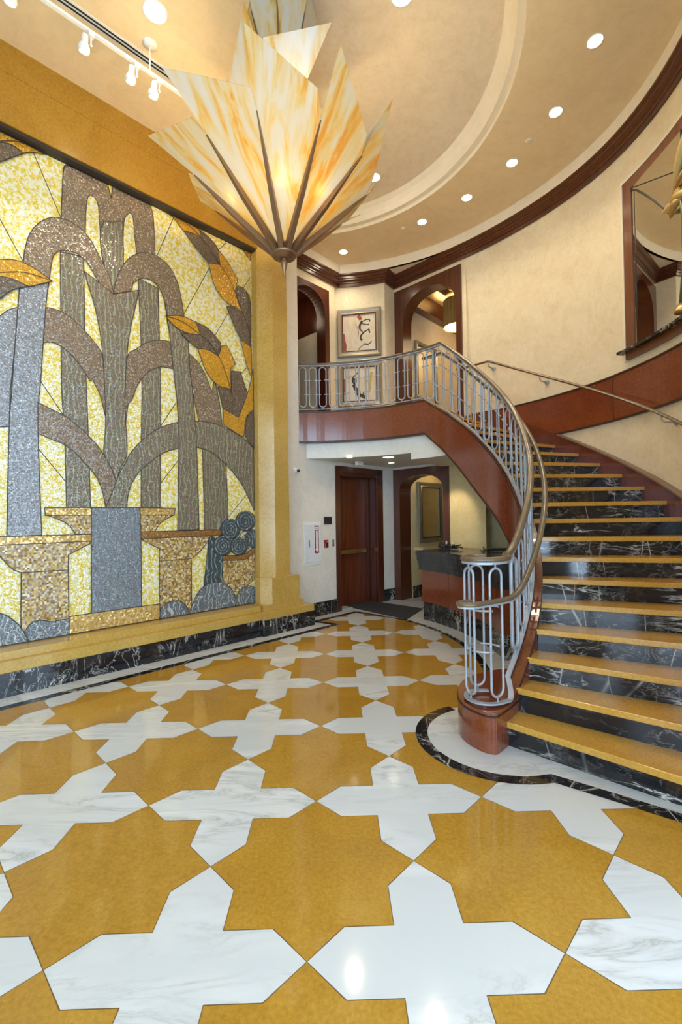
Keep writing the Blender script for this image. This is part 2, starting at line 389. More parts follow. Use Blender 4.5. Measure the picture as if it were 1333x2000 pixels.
MURAL=[
 ('water_jet', 'green', [(1.49, 4.647), (1.492, 3.961), (1.497, 3.081), (1.521, 2.659), (1.536, 1.813), (1.778, 1.815), (1.761, 2.622), (1.742, 3.279), (1.732, 3.58), (1.73, 4.037), (1.726, 4.653)]),
 ('water_jet', 'green', [(2.336, 4.649), (2.366, 3.814), (2.371, 3.245), (2.358, 2.667), (2.349, 1.819), (2.587, 1.82), (2.603, 2.696), (2.608, 3.29), (2.599, 3.952), (2.587, 4.613)]),
 ('water_jet', 'green', [(3.178, 2.68), (3.19, 2.218), (3.2, 1.525), (3.574, 1.515), (3.562, 2.067), (3.542, 2.52)]),
 ('water_arch', 'silver', [(0.852, 3.66), (0.95, 3.754), (1.017, 3.832), (1.111, 3.894), (1.075, 3.519), (1.034, 3.034), (1.03, 2.987), (1.02, 2.637), (0.849, 2.604), (0.85, 2.893)]),
 ('water_arch', 'brown', [(1.325, 3.941), (1.372, 3.972), (1.505, 3.966), (1.604, 3.918), (1.725, 3.829), (1.829, 3.72), (1.914, 3.591), (2.022, 3.179), (1.986, 2.954), (1.942, 2.888), (1.889, 3.113), (1.805, 3.293), (1.784, 3.261), (1.702, 3.391), (1.601, 3.507), (1.503, 3.578), (1.389, 3.603), (1.278, 3.556)]),
 ('water_arch', 'brown', [(2.189, 3.598), (2.305, 3.761), (2.453, 3.887), (2.607, 3.954), (2.753, 3.967), (2.889, 3.938), (3.002, 3.881), (3.131, 3.791), (3.249, 3.631), (3.338, 3.427), (3.378, 3.622), (3.446, 3.327), (3.496, 2.968), (3.151, 2.921), (3.109, 3.105), (3.053, 3.339), (3.083, 3.379), (2.984, 3.547), (2.872, 3.616), (2.763, 3.623), (2.604, 3.608), (2.45, 3.51), (2.325, 3.335), (2.252, 3.135), (2.204, 3.061), (2.174, 2.839), (2.109, 2.83)]),
 ('water_arch', 'brown', [(1.499, 4.629), (1.501, 5.019), (1.513, 5.303), (1.53, 5.581), (1.574, 5.684), (1.645, 5.746), (1.779, 5.786), (1.908, 5.762), (1.991, 5.664), (2.027, 5.491), (2.044, 5.625), (2.132, 5.733), (2.25, 5.774), (2.395, 5.749), (2.494, 5.647), (2.534, 5.487), (2.552, 5.022), (2.338, 4.824), (2.122, 4.498), (2.064, 4.405), (1.943, 4.527), (1.73, 4.655)]),
 ('background_field', 'bg', [(1.739, 4.727), (1.75, 5.146), (1.768, 5.351), (1.798, 5.412), (1.84, 5.41), (1.879, 5.347), (1.895, 5.167), (1.918, 4.753), (1.987, 4.544), (1.9, 4.699), (1.815, 4.758)]),
 ('background_field', 'bg', [(2.161, 4.754), (2.164, 5.145), (2.184, 5.325), (2.242, 5.418), (2.28, 5.369), (2.297, 5.154), (2.324, 4.93), (2.242, 4.847)]),
 ('water_jet', 'green', [(1.914, 4.799), (1.903, 5.029), (1.947, 5.179), (2.037, 5.208), (2.156, 5.275), (2.161, 4.754), (2.1, 4.562), (2.048, 4.364), (1.976, 4.552)]),
 ('water_arch', 'brown', [(1.141, 4.061), (1.147, 4.358), (1.166, 4.534), (1.211, 4.713), (1.302, 4.872), (1.424, 4.978), (1.55, 5.008), (1.691, 4.981), (1.805, 4.882), (1.911, 4.704), (1.998, 4.548), (2.048, 4.356), (1.909, 4.416), (1.834, 4.51), (1.772, 4.602), (1.71, 4.651), (1.628, 4.677), (1.509, 4.651), (1.441, 4.587), (1.408, 4.482), (1.373, 4.185)]),
 ('water_jet', 'silver', [(1.115, 4.136), (1.075, 3.519), (1.042, 2.995), (1.02, 2.637), (0.996, 1.516), (1.299, 1.521), (1.282, 2.119), (1.273, 2.543), (1.28, 2.963), (1.288, 3.041), (1.304, 3.258), (1.344, 3.915), (1.379, 4.274)]),
 ('water_arch', 'brown', [(1.271, 2.929), (1.385, 2.88), (1.518, 2.824), (1.637, 2.741), (1.759, 2.633), (1.864, 2.518), (1.949, 2.387), (2.015, 2.251), (2.059, 2.124), (2.175, 1.817), (1.941, 1.816), (1.903, 2.012), (1.84, 2.171), (1.736, 2.301), (1.635, 2.417), (1.517, 2.505), (1.383, 2.555), (1.27, 2.602)]),
 ('water_arch', 'green', [(2.059, 2.124), (2.086, 2.208), (2.151, 2.332), (2.247, 2.509), (2.393, 2.671), (2.57, 2.818), (2.824, 2.935), (3.078, 2.987), (3.333, 2.996), (3.619, 2.941), (3.853, 2.839), (4.02, 2.715), (4.014, 1.785), (3.877, 2.049), (3.743, 2.247), (3.547, 2.435), (3.328, 2.585), (3.103, 2.632), (2.834, 2.591), (2.645, 2.522), (2.49, 2.407), (2.34, 2.272), (2.243, 2.121), (2.195, 1.974), (2.175, 1.817), (1.941, 1.816)]),
 ('water_jet', 'green', [(1.729, 4.505), (2.048, 4.347), (2.347, 4.504), (2.284, 4.211), (2.222, 3.899), (2.189, 3.598), (2.168, 3.207), (2.17, 2.887), (2.185, 2.474), (2.105, 2.281), (2.059, 2.124), (1.997, 2.297), (1.924, 2.45), (1.943, 2.737), (1.943, 3.08), (1.94, 3.164), (1.925, 3.512), (1.894, 3.831), (1.842, 4.118), (1.78, 4.329)]),
 ('water_arch', 'brown', [(2.048, 4.356), (2.065, 4.477), (2.124, 4.667), (2.218, 4.838), (2.339, 4.953), (2.463, 5.014), (2.617, 5.01), (2.749, 4.932), (2.843, 4.783), (2.896, 4.59), (2.936, 4.363), (2.989, 4.03), (2.714, 4.139), (2.677, 4.412), (2.639, 4.554), (2.562, 4.656), (2.448, 4.683), (2.349, 4.641), (2.275, 4.565), (2.239, 4.459)]),
 ('water_jet', 'green', [(2.68, 4.439), (2.727, 4.09), (2.769, 3.711), (2.809, 3.328), (2.826, 3.192), (2.843, 2.723), (2.83, 2.199), (2.815, 1.531), (3.12, 1.528), (3.102, 2.483), (3.078, 2.966), (3.055, 3.277), (3.045, 3.372), (3.013, 3.634), (2.989, 4.03), (2.93, 4.388)]),
 ('basin_rim', 'goldtile', [(1.328, 1.81), (1.787, 1.815), (1.786, 1.731), (1.333, 1.729)]),
 ('basin_rim', 'goldtile', [(2.327, 1.818), (2.785, 1.814), (2.771, 1.726), (2.326, 1.728)]),
 ('basin_bowl', 'tile', [(1.357, 1.729), (1.786, 1.731), (1.785, 1.517), (1.617, 1.521), (1.574, 1.599), (1.493, 1.667)]),
 ('basin_bowl', 'tile', [(2.326, 1.728), (2.765, 1.726), (2.598, 1.636), (2.512, 1.519), (2.324, 1.523)]),
 ('basin_rim', 'goldtile', [(0.829, 1.514), (0.942, 1.518), (1.785, 1.512), (1.784, 1.435), (0.941, 1.432), (0.829, 1.428)]),
 ('basin_rim', 'bronze', [(2.324, 1.523), (3.465, 1.518), (3.457, 1.443), (2.324, 1.437)]),
 ('pedestal', 'tile', [(0.829, 1.428), (0.941, 1.432), (1.784, 1.435), (1.761, 1.405), (1.549, 1.297), (1.548, 1.13), (1.116, 1.14), (0.941, 1.317), (0.829, 1.443)]),
 ('pedestal', 'tile', [(1.116, 1.14), (1.548, 1.13), (1.549, 0.377), (1.174, 0.389), (1.114, 0.545)]),
 ('pedestal', 'tile', [(2.333, 1.437), (3.32, 1.439), (3.0, 1.147), (2.567, 1.148), (2.569, 1.304)]),
 ('pedestal', 'tile', [(2.567, 1.148), (3.0, 1.147), (3.0, 0.38), (2.568, 0.388)]),
 ('water_fall', 'blue', [(1.785, 1.815), (2.332, 1.818), (2.341, 1.439), (2.341, 0.619), (1.777, 0.616)]),
 ('pedestal', 'bronze', [(3.451, 1.155), (3.812, 1.151), (4.013, 1.256), (4.012, 1.161), (3.835, 1.077), (3.459, 1.085)]),
 ('pedestal', 'tile', [(3.459, 1.085), (3.835, 1.077), (4.012, 1.161), (4.006, 0.777), (3.754, 0.63), (3.589, 0.651), (3.455, 0.737)]),
 ('plinth_band', 'goldtile', [(1.551, 0.617), (1.777, 0.619), (2.57, 0.613), (2.568, 0.388), (1.549, 0.373)]),
 ('wave', 'teal', [(3.259, 1.414), (3.314, 1.44), (3.467, 1.224), (3.454, 0.709), (3.17, 0.729), (3.219, 1.076)]),
 ('wave_curl', 'teal', [(4.167, 1.363), (4.154, 1.31), (4.117, 1.267), (4.062, 1.24), (3.999, 1.233), (3.937, 1.247), (3.885, 1.279), (3.851, 1.324), (3.84, 1.376), (3.852, 1.427), (3.888, 1.47), (3.94, 1.497), (4.003, 1.506), (4.066, 1.494), (4.12, 1.462), (4.155, 1.416)]),
 ('wave_curl', 'teal', [(3.766, 1.518), (3.753, 1.463), (3.716, 1.418), (3.661, 1.389), (3.598, 1.381), (3.536, 1.394), (3.485, 1.427), (3.451, 1.473), (3.44, 1.527), (3.452, 1.58), (3.487, 1.625), (3.54, 1.655), (3.602, 1.665), (3.665, 1.653), (3.718, 1.621), (3.754, 1.574)]),
 ('wave_curl', 'teal', [(4.033, 1.63), (4.019, 1.573), (3.979, 1.526), (3.922, 1.496), (3.855, 1.487), (3.79, 1.5), (3.735, 1.532), (3.699, 1.58), (3.687, 1.635), (3.701, 1.69), (3.738, 1.736), (3.793, 1.768), (3.859, 1.779), (3.926, 1.768), (3.982, 1.736), (4.02, 1.687)]),
 ('wave_curl', 'teal', [(3.636, 1.285), (3.623, 1.231), (3.587, 1.188), (3.534, 1.16), (3.473, 1.154), (3.413, 1.169), (3.362, 1.202), (3.33, 1.249), (3.318, 1.302), (3.331, 1.354), (3.365, 1.397), (3.416, 1.425), (3.476, 1.434), (3.537, 1.421), (3.59, 1.388), (3.624, 1.34)]),
 ('wave_curl', 'teal', [(3.887, 1.263), (3.874, 1.215), (3.841, 1.175), (3.791, 1.15), (3.734, 1.145), (3.678, 1.158), (3.631, 1.188), (3.601, 1.231), (3.59, 1.279), (3.602, 1.326), (3.634, 1.365), (3.681, 1.391), (3.738, 1.398), (3.795, 1.386), (3.843, 1.356), (3.876, 1.313)]),
 ('foam_mound', 'foam', [(2.568, 0.388), (2.575, 0.537), (2.653, 0.609), (2.8, 0.619), (2.909, 0.552), (2.963, 0.365)]),
 ('foam_mound', 'foam', [(3.667, 0.385), (3.679, 0.54), (3.754, 0.645), (3.892, 0.687), (4.012, 0.643), (4.008, 0.372)]),
 ('foam_mound', 'foam', [(2.949, 0.367), (3.008, 0.537), (3.096, 0.698), (3.245, 0.788), (3.43, 0.781), (3.589, 0.693), (3.676, 0.54), (3.667, 0.371), (3.363, 0.37)]),
 ('foam_mound', 'foam', [(0.827, 0.785), (0.939, 0.751), (1.005, 0.707), (1.072, 0.634), (1.131, 0.538), (1.174, 0.431), (1.183, 0.383), (0.826, 0.379)]),
 ('foam_mound', 'foam', [(1.136, 0.52), (1.192, 0.603), (1.282, 0.625), (1.392, 0.59), (1.467, 0.598), (1.551, 0.595), (1.549, 0.373), (1.179, 0.384), (1.171, 0.442)]),
 ('leaf', 'gold', [(2.703, 5.722), (2.811, 5.727), (3.007, 5.666), (3.167, 5.616), (3.19, 5.515), (3.063, 5.523), (2.934, 5.498), (2.796, 5.609)]),
 ('leaf', 'leafbrown', [(2.934, 5.498), (3.063, 5.523), (3.19, 5.515), (3.176, 5.62), (3.333, 5.563), (3.457, 5.46), (3.48, 5.256), (3.298, 5.207), (3.134, 5.327)]),
 ('leaf', 'gold', [(3.298, 5.207), (3.48, 5.256), (3.457, 5.46), (3.601, 5.346), (3.772, 5.149), (3.729, 4.958), (3.838, 4.7), (3.642, 4.74), (3.497, 4.806), (3.382, 4.95)]),
 ('leaf', 'leafbrown', [(3.729, 4.958), (3.771, 5.066), (3.867, 5.065), (3.988, 4.897), (3.989, 4.232), (3.822, 4.282), (3.689, 4.479), (3.576, 4.689), (3.692, 4.736), (3.838, 4.7)]),
 ('leaf', 'gold', [(3.804, 4.278), (3.992, 4.224), (4.0, 3.755), (3.921, 3.908)]),
 ('leaf', 'leafbrown', [(3.791, 5.79), (4.001, 5.79), (3.999, 5.684), (3.869, 5.69)]),
 ('leaf', 'gold', [(3.869, 5.69), (3.999, 5.684), (4.0, 5.519)]),
 ('leaf', 'gold', [(2.676, 4.277), (2.88, 4.345), (3.093, 4.33), (3.165, 4.173), (2.962, 4.143), (2.796, 4.188)]),
 ('leaf', 'leafbrown', [(2.877, 4.12), (3.165, 4.173), (3.093, 4.33), (3.287, 4.291), (3.479, 4.147), (3.438, 3.947), (3.284, 3.993), (3.119, 3.978), (2.989, 4.044)]),
 ('leaf', 'gold', [(3.119, 3.978), (3.284, 3.993), (3.438, 3.947), (3.488, 4.101), (3.569, 4.143), (3.715, 3.905), (3.63, 3.793), (3.642, 3.485), (3.402, 3.551), (3.249, 3.686)]),
 ('leaf', 'leafbrown', [(3.646, 3.788), (3.798, 3.807), (3.881, 3.589), (3.891, 3.582), (3.932, 3.471), (3.754, 3.119), (3.499, 3.223), (3.417, 3.518), (3.594, 3.524), (3.642, 3.49)]),
 ('leaf', 'gold', [(4.023, 3.907), (3.933, 3.56), (3.755, 3.133), (3.499, 3.223), (3.506, 2.997), (3.751, 2.886), (3.84, 2.861), (3.893, 3.168), (4.022, 3.307)]),
 ('leaf', 'leafbrown', [(4.022, 3.292), (3.91, 3.171), (3.861, 2.869), (4.02, 2.715)]),
 ('leaf', 'gold', [(0.842, 5.601), (0.956, 5.66), (1.075, 5.711), (1.198, 5.742), (1.358, 5.717), (1.215, 5.57), (1.158, 5.527), (1.057, 5.553), (0.956, 5.526), (0.842, 5.469)]),
 ('leaf', 'leafbrown', [(0.842, 5.469), (0.956, 5.526), (1.057, 5.553), (1.158, 5.527), (1.057, 5.428), (0.955, 5.326), (0.841, 5.242)]),
 ('leaf', 'gold', [(0.854, 4.294), (0.977, 4.332), (1.087, 4.366), (1.227, 4.347), (1.411, 4.268), (1.299, 4.198), (1.187, 4.134), (1.103, 4.152), (1.018, 4.159), (0.853, 4.132)]),
 ('leaf', 'leafbrown', [(0.853, 4.132), (1.018, 4.159), (1.103, 4.152), (1.187, 4.134), (1.051, 4.047), (0.95, 3.924), (0.853, 3.841)]),
]
MURAL_RAYS=[[(1.234, 5.763), (1.498, 5.017)], [(0.953, 4.743), (1.153, 4.377)], [(2.805, 5.626), (2.578, 5.02)], [(3.59, 5.746), (3.457, 5.46)], [(3.328, 5.169), (2.936, 4.389)], [(3.993, 5.26), (3.867, 5.059)], [(3.608, 4.613), (3.394, 4.223)], [(3.206, 3.855), (3.14, 3.765)], [(3.92, 3.899), (3.808, 3.774)], [(1.285, 3.184), (1.518, 2.82)], [(1.272, 2.441), (1.53, 2.099)], [(2.818, 3.196), (2.604, 2.853)], [(2.838, 2.44), (2.59, 2.119)], [(3.462, 3.307), (3.407, 3.241)], [(3.894, 2.02), (3.57, 1.685)], [(3.402, 3.551), (3.411, 3.542)]]
MURAL_VEINS=[[(2.716, 5.708), (2.978, 5.612), (3.19, 5.515)], [(3.19, 5.515), (3.301, 5.423), (3.48, 5.256)], [(3.48, 5.256), (3.647, 5.074), (3.838, 4.7)], [(3.838, 4.7), (3.947, 4.495), (3.989, 4.232)], [(2.689, 4.274), (2.907, 4.274), (3.165, 4.173)], [(3.165, 4.173), (3.315, 4.09), (3.438, 3.947)], [(3.438, 3.947), (3.532, 3.777), (3.642, 3.485)], [(0.956, 5.536), (1.127, 5.636), (1.358, 5.717)], [(0.951, 4.189), (1.156, 4.266), (1.411, 4.268)]]
CH_HUB=[-0.442, 4.5, 4.284]
CH_RIBS=[[-0.833, 5.246, 4.95], [-1.197, 4.874, 4.95], [-1.272, 4.359, 4.95], [-1.031, 3.898, 4.95], [-0.564, 3.667, 4.95], [-0.051, 3.754, 4.95], [0.312, 4.126, 4.95], [0.388, 4.641, 4.95], [0.146, 5.102, 4.95], [-0.32, 5.333, 4.95]]
CH_OUT={-2: [[-1.688, 4.303, 5.278], [-1.143, 3.847, 5.052]], -1: [[-1.308, 3.621, 5.258], [-0.593, 3.562, 5.039]], 0: [[-0.591, 3.289, 5.255], [-0.066, 3.604, 5.071]], 1: [[0.111, 3.418, 5.242], [0.351, 4.005, 5.043]], 2: [[0.349, 3.984, 4.997], [0.56, 3.826, 5.189], [0.455, 4.508, 5.02]], 3: [[0.608, 4.242, 4.957], [0.421, 4.278, 4.834]], -3: [[-1.441, 4.788, 5.141], [-1.359, 4.453, 5.033]]}
# ------------------------------------------------------------------ layout constants
CX, CY = -.14, 5.11            # centre of the round stair hall
P = .97255                     # pitch of the star floor
RISE, A0, DA = .179, -.995, .0943
ZF = 3.40                      # upper floor
ZC = 6.50                      # ceiling
Z_CB, Z_CT = 6.12, 6.33        # crown moulding
def pol(r, a, z=None):
    p = (CX + r * cos(a), CY + r * sin(a))
    return p if z is None else (p[0], p[1], z)
def un(u, n, z=None):
    p = ((u + n) / Q2, (u - n) / Q2)
    return p if z is None else (p[0], p[1], z)
def arc(r, a0, a1, n=24):
    return [pol(r(a) if callable(r) else r, a) for a in [lerp(a0, a1, i / n) for i in range(n + 1)]]
RT = [(R_(-62), 3.80), (R_(-8), 3.82), (R_(3), 3.86), (R_(10), 3.83), (R_(18), 3.77), (R_(28), 3.70), (R_(40), 3.67), (R_(49), 3.71), (R_(58), 3.74), (R_(90), 3.745)]
def rtop(a):
    w = [math.exp(-((a - x) / R_(13)) ** 2) + 1e-9 for x, y in RT]
    return sum(k * y for k, (x, y) in zip(w, RT)) / sum(w)
def kz(a): return RISE * (a - A0) / DA
def ak(k): return A0 + k * DA + R_(3.4) * max(0, k - 14) / 5
A_TOP = ak(19)           # nosing of the landing
A_FC = R_(49.5)                # corner where the stair string meets the balcony front
A_FW = R_(99.2)                # balcony front meets the left wall
def th(a): return tab([(R_(-55), .125), (R_(-15), .10), (R_(30), .047)], a)
def rin(a): return tab([(R_(-55), 2.125), (R_(-15), 2.15), (R_(20), 2.20), (A_FC, 2.365), (R_(75), 2.405), (A_FW, 2.478)], a)
# ------------------------------------------------------------------ floor
def build_floor():
    me = bpy.data.meshes.new('floor'); V = []; F = []; MI = []; SL = []
    def poly(pts, z, mi, slab=None):
        b = len(V); V.extend((x, y, z) for x, y in pts); F.append(list(range(b, b + len(pts)))); MI.append(mi)
        SL.append(slab if slab is not None else (random.random(), random.random(), random.random()))
    def strip(path, o0, o1, z, mi, step=1, seg=None):
        mb = MB(); mb.plan(path, [(o0, z), (o1, z)], caps=False)
        vs = mb.v; n = len(path); s = (random.random(), random.random(), 0)
        for i in range(n - 1):
            if seg and i % seg == 0: s = (random.random(), random.random(), random.random())
            poly([vs[2 * i][:2], vs[2 * i + 1][:2], vs[2 * i + 3][:2], vs[2 * i + 2][:2]], z, mi, s)
    poly([(-9, -4), (7, -4), (7, 13), (-9, 13)], -.002, 3, (0, 0, 0))
    g = .9955
    for i in range(-8, 7):
        for j in range(-7, 7):
            cx, cy = (i - .124) * P, (j + 2.2862) * P
            if cx - cy < -9.0 or (cx - CX) ** 2 + (cy - CY) ** 2 > 6.2 ** 2: continue
            R = P / 2 * g
            poly([(cx + (R if k % 2 == 0 else R * .76537) * cos(k * pi / 8), cy + (R if k % 2 == 0 else R * .76537) * sin(k * pi / 8)) for k in range(16)], 0, 0)
            cx += P / 2; cy += P / 2
            a, b, c = .1464 * P * .985, .3536 * P * .9925, P / 2 * g
            poly([(cx + x, cy + y) for x, y in ((0, -c), (a, -b), (a, -a), (b, -a), (c, 0), (b, a), (a, a), (a, b), (0, c), (-a, b), (-a, a), (-b, a), (-c, 0), (-b, -a), (-a, -a), (-a, -b))], 0, 1)
    # border along the mosaic wall, the return by the pier and the wall with the door
    path = [un(-1.7, -5.055), un(5.10, -5.055), un(5.02, -5.46), un(6.02, -5.46)]
    fine = []
    for a, b in zip(path, path[1:]):
        n = max(1, int(hypot(b[0] - a[0], b[1] - a[1]) / .6))
        fine += [(lerp(a[0], b[0], i / n), lerp(a[1], b[1], i / n)) for i in range(n)]
    fine.append(path[-1])
    poly([un(-1.7, -5.05), un(5.10, -5.05), un(5.02, -5.46), un(7.0, -5.46), un(7.4, -6.6), un(-1.7, -6.6)], .0008, 1, (.3, .1, .7))
    strip(fine, -.05, .05, .0016, 2, seg=2)
    # landing in front of the lift door and the arch, and the strip in front of the desk
    DC = (-1.745, 5.554)
    def dp(r, d): return (DC[0] + r * cos(R_(d)), DC[1] + r * sin(R_(d)))
    m0 = dp(3.43, 32.2)
    poly([m0, un(6.02, -5.41), un(6.02, -6.6), (1.0, 11.5), (4.5, 11.5), (4.5, 8.2), (3.0, 6.4)], .0010, 1, (.8, .4, .2))
    outer = [dp(3.43, d) for d in range(32, -31, -3)]
    poly(outer + [(3.5, 3.6), (4.5, 6.0), (3.0, 7.6)], .0009, 1, (.15, .6, .9))
    strip(outer, -.04, .04, .0017, 2, seg=3)
    strip([un(6.02, -5.46), m0], -.04, .04, .0015, 2)
    strip([(1.62, 8.40), (2.35, 8.05)], -.05, .05, .0018, 2)
    # ring round the newel and the strip in front of the first riser
    NC = (1.218, 3.432); rc = lambda r, d: (NC[0] + r * cos(R_(d)), NC[1] + r * sin(R_(d)))
    a1 = A0 + DA * .98
    rp = lambda r, off: (CX + r * cos(a1) + off * sin(a1), CY + r * sin(a1) - off * cos(a1))
    poly([rc(.57, d) for d in range(60, 421, 10)], .0012, 1, (.05, .05, .05))
    strip([rc(.57, d) for d in range(112, 281, 6)] + [rc(.57, 284), (1.62, 2.672), (1.90, 2.445), (2.2, 2.20), (2.6, 1.875), (3.0, 1.55)], -.045, .045, .0022, 2, seg=5)
    poly([(1.395, 2.868), (3.2, 1.41), (4.2, 1.9), (2.6, 3.0), (1.25, 3.36), (1.2, 3.0)], .0011, 1, (.55, .2, .35))
    me.from_pydata(V, [], F); me.polygons.foreach_set('material_index', MI)
    at = me.attributes.new('slab', 'FLOAT_VECTOR', 'FACE'); at.data.foreach_set('vector', [c for s in SL for c in s])
    bm = bmesh.new(); bm.from_mesh(me)
    for f in bm.faces:
        if f.normal.z < 0: f.normal_flip()
    bm.to_mesh(me); bm.free()
    o = link('floor', me, None, [M['gold_floor'], M['white_tile'], M['black'], M['grout']])
    struct(o, 'gold and white marble floor of interlocking stars and crosses with black borders', 'floor')
M['grout'] = plain('grout', (.24, .15, .06), .5)
build_floor()
# ------------------------------------------------------------------ walls of the left side
mb = MB()
mb.prism([un(-1.7, -5.68), un(-1.7, -6.1), un(4.3, -6.1), un(4.3, -5.68)], 0, ZC)
w = struct(mb.build('wall_left', M['gold_wall']), 'gold marble wall framing the mosaic mural on the left', 'wall')
# plinth: black base, two gold ledges
mb = MB()
mb.prism([un(-1.7, -5.335), un(-1.7, -5.70), un(3.885, -5.70), un(3.885, -5.335)], 0, .232)
mb.prism([un(3.885, -5.285), un(3.885, -5.76), un(4.86, -5.76), un(4.86, -5.285)], 0, .232)
o = mb.build('plinth', M['black_v'], w, bevel=.004); o['label'] = 'black marble base course'
mb = MB()
mb.prism([un(-1.7, -5.32), un(-1.7, -5.70), un(3.88, -5.70), un(3.88, -5.32)], .232, .335)
mb.prism([un(3.88, -5.27), un(3.88, -5.76), un(4.84, -5.76), un(4.84, -5.27)], .232, .335)
mb.prism([un(-1.7, -5.40), un(-1.7, -5.70), un(3.93, -5.70), un(3.93, -5.40)], .335, .415)
mb.build('ledge', M['gold_wall'], w, bevel=.006)
# pilaster at the right end of the mural
mb = MB()
mb.prism([un(4.03, -5.70), un(4.03, -5.56), un(4.20, -5.40), un(4.47, -5.40), un(4.47, -5.76)], .335, ZC)
o = mb.build('pilaster', M['gold_wall'], w, bevel=.004)
mb = MB()
mb.prism([un(4.032, -5.70), un(4.032, -5.62), un(3.985, -5.62), un(3.985, -5.50), un(4.10, -5.36), un(4.62, -5.36), un(4.62, -5.76)], .335, .80)
mb.prism([un(4.032, -5.70), un(4.032, -5.62), un(3.96, -5.62), un(3.96, -5.335), un(4.68, -5.335), un(4.68, -5.76)], .335, .43)
mb.build('pilaster_base', M['gold_wall'], w, bevel=.006)
# header beam over the mural in two courses
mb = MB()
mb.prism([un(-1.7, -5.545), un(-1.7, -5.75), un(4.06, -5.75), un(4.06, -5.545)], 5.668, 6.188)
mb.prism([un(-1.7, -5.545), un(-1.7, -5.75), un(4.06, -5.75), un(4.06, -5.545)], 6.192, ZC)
mb.build('header_beam', M['gold_wall_shaded'], w)
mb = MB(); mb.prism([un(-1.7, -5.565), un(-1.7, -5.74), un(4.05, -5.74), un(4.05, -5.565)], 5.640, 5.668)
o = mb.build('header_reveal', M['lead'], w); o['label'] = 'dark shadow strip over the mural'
# ---- white pier and the lower wall with the lift door
mb = MB()
mb.prism([un(4.3, -5.72), un(4.965, -5.72), un(4.965, -6.6), un(4.3, -6.6)], 0, ZC)
mb.prism([un(4.965, -5.72), un(5.815, -5.72), un(5.815, -6.35), un(4.965, -6.35)], 0, 2.90)
mb.prism([un(5.815, -5.72), un(7.10, -5.72), un(7.10, -6.35), un(5.815, -6.35)], 2.575, 2.90)
mb.prism([un(5.815, -6.10), un(7.10, -6.10), un(7.10, -6.35), un(5.815, -6.35)], 0, 2.575)
w1 = struct(mb.build('wall_front_left', M['plaster_w']), 'pale plaster wall with the fire cabinet and the lift door', 'wall')
mb = MB(); mb.prism([un(4.86, -5.70), un(5.80, -5.70), un(5.80, -5.73), un(4.86, -5.73)], 0, .235)
struct(mb.build('baseboard_left', M['black_v']), 'black marble baseboard below the fire cabinet', 'baseboard')
mb = MB()
c0, c1 = un(7.10, -5.72), (1.255, 9.295)
mb.prism([c0, c1, (c1[0] + .2, c1[1] + .3), un(7.3, -6.2)], 0, 2.90)
w2 = struct(mb.build('wall_corner', M['plaster_w']), 'narrow pale plaster wall between the lift door and the lower arch', 'wall')
mb = MB(); d = Vector((c1[0] - c0[0], c1[1] - c0[1])).normalized(); nn = Vector((d.y, -d.x)) * .02
mb.prism([(c0[0] + nn.x, c0[1] + nn.y), (c1[0] + nn.x, c1[1] + nn.y), c1, c0], 0, .235)
struct(mb.build('baseboard_corner', M['black_v']), 'short black marble baseboard between lift door and arch', 'baseboard')
# ---- lift / service door in a deep mahogany frame
def door_main():
    root = thing('door_1', un(6.45, -5.72, 0), 'tall mahogany double door in a deep frame with brass push bar', 'door', kind='structure')
    mb = MB()
    for u0, u1 in ((5.79, 5.90), (6.93, 7.105)):
        mb.prism([un(u0, -5.695), un(u1, -5.695), un(u1, -5.76), un(u0, -5.76)], 0, 2.585)
    mb.prism([un(5.79, -5.695), un(7.105, -5.695), un(7.105, -5.76), un(5.79, -5.76)], 2.48, 2.585)
    mb.prism([un(5.84, -5.72), un(5.90, -5.72), un(5.90, -5.98), un(5.84, -5.98)], 0, 2.5)
    mb.prism([un(6.93, -5.72), un(7.05, -5.72), un(7.05, -5.98), un(6.93, -5.98)], 0, 2.5)
    mb.prism([un(5.88, -5.72), un(6.95, -5.72), un(6.95, -5.98), un(5.88, -5.98)], 2.42, 2.5)
    mb.build('door_frame', M['mahog'], root, bevel=.006)
    mb = MB(); mb.prism([un(5.90, -5.95), un(6.865, -5.95), un(6.865, -6.0), un(5.90, -6.0)], .015, 2.42)
    lf = mb.build('door_leaf', M['door'], root, bevel=.003)
    mb = MB(); mb.prism([un(6.87, -5.93), un(6.93, -5.93), un(6.93, -6.0), un(6.87, -6.0)], .0, 2.42)
    mb.prism([un(6.88, -5.91), un(6.895, -5.91), un(6.895, -5.96), un(6.88, -5.96)], .0, 2.42)
    mb.build('meeting_stile', M['mahog'], root, bevel=.003)
    mb = MB(); mb.prism([un(6.02, -5.885), un(6.80, -5.885), un(6.80, -5.91), un(6.02, -5.91)], .985, 1.055)
    for u in (6.10, 6.72): mb.prism([un(u, -5.90), un(u + .04, -5.90), un(u + .04, -5.955), un(u, -5.955)], 1.0, 1.04)
    o = mb.build('push_bar', M['brass'], root, bevel=.004); o['label'] = 'brass push bar'
    mb = MB(); mb.prism([un(5.96, -5.93), un(6.05, -5.93), un(6.05, -5.955), un(5.96, -5.955)], 2.26, 2.34)
    o = mb.build('door_closer', M['brass'], root, bevel=.003)
    mb = MB(); mb.prism([un(5.90, -5.74), un(6.93, -5.74), un(6.93, -5.96), un(5.90, -5.96)], .003, .012)
    o = mb.build('threshold', M['white_tile'], root); o['label'] = 'pale stone threshold'
door_main()
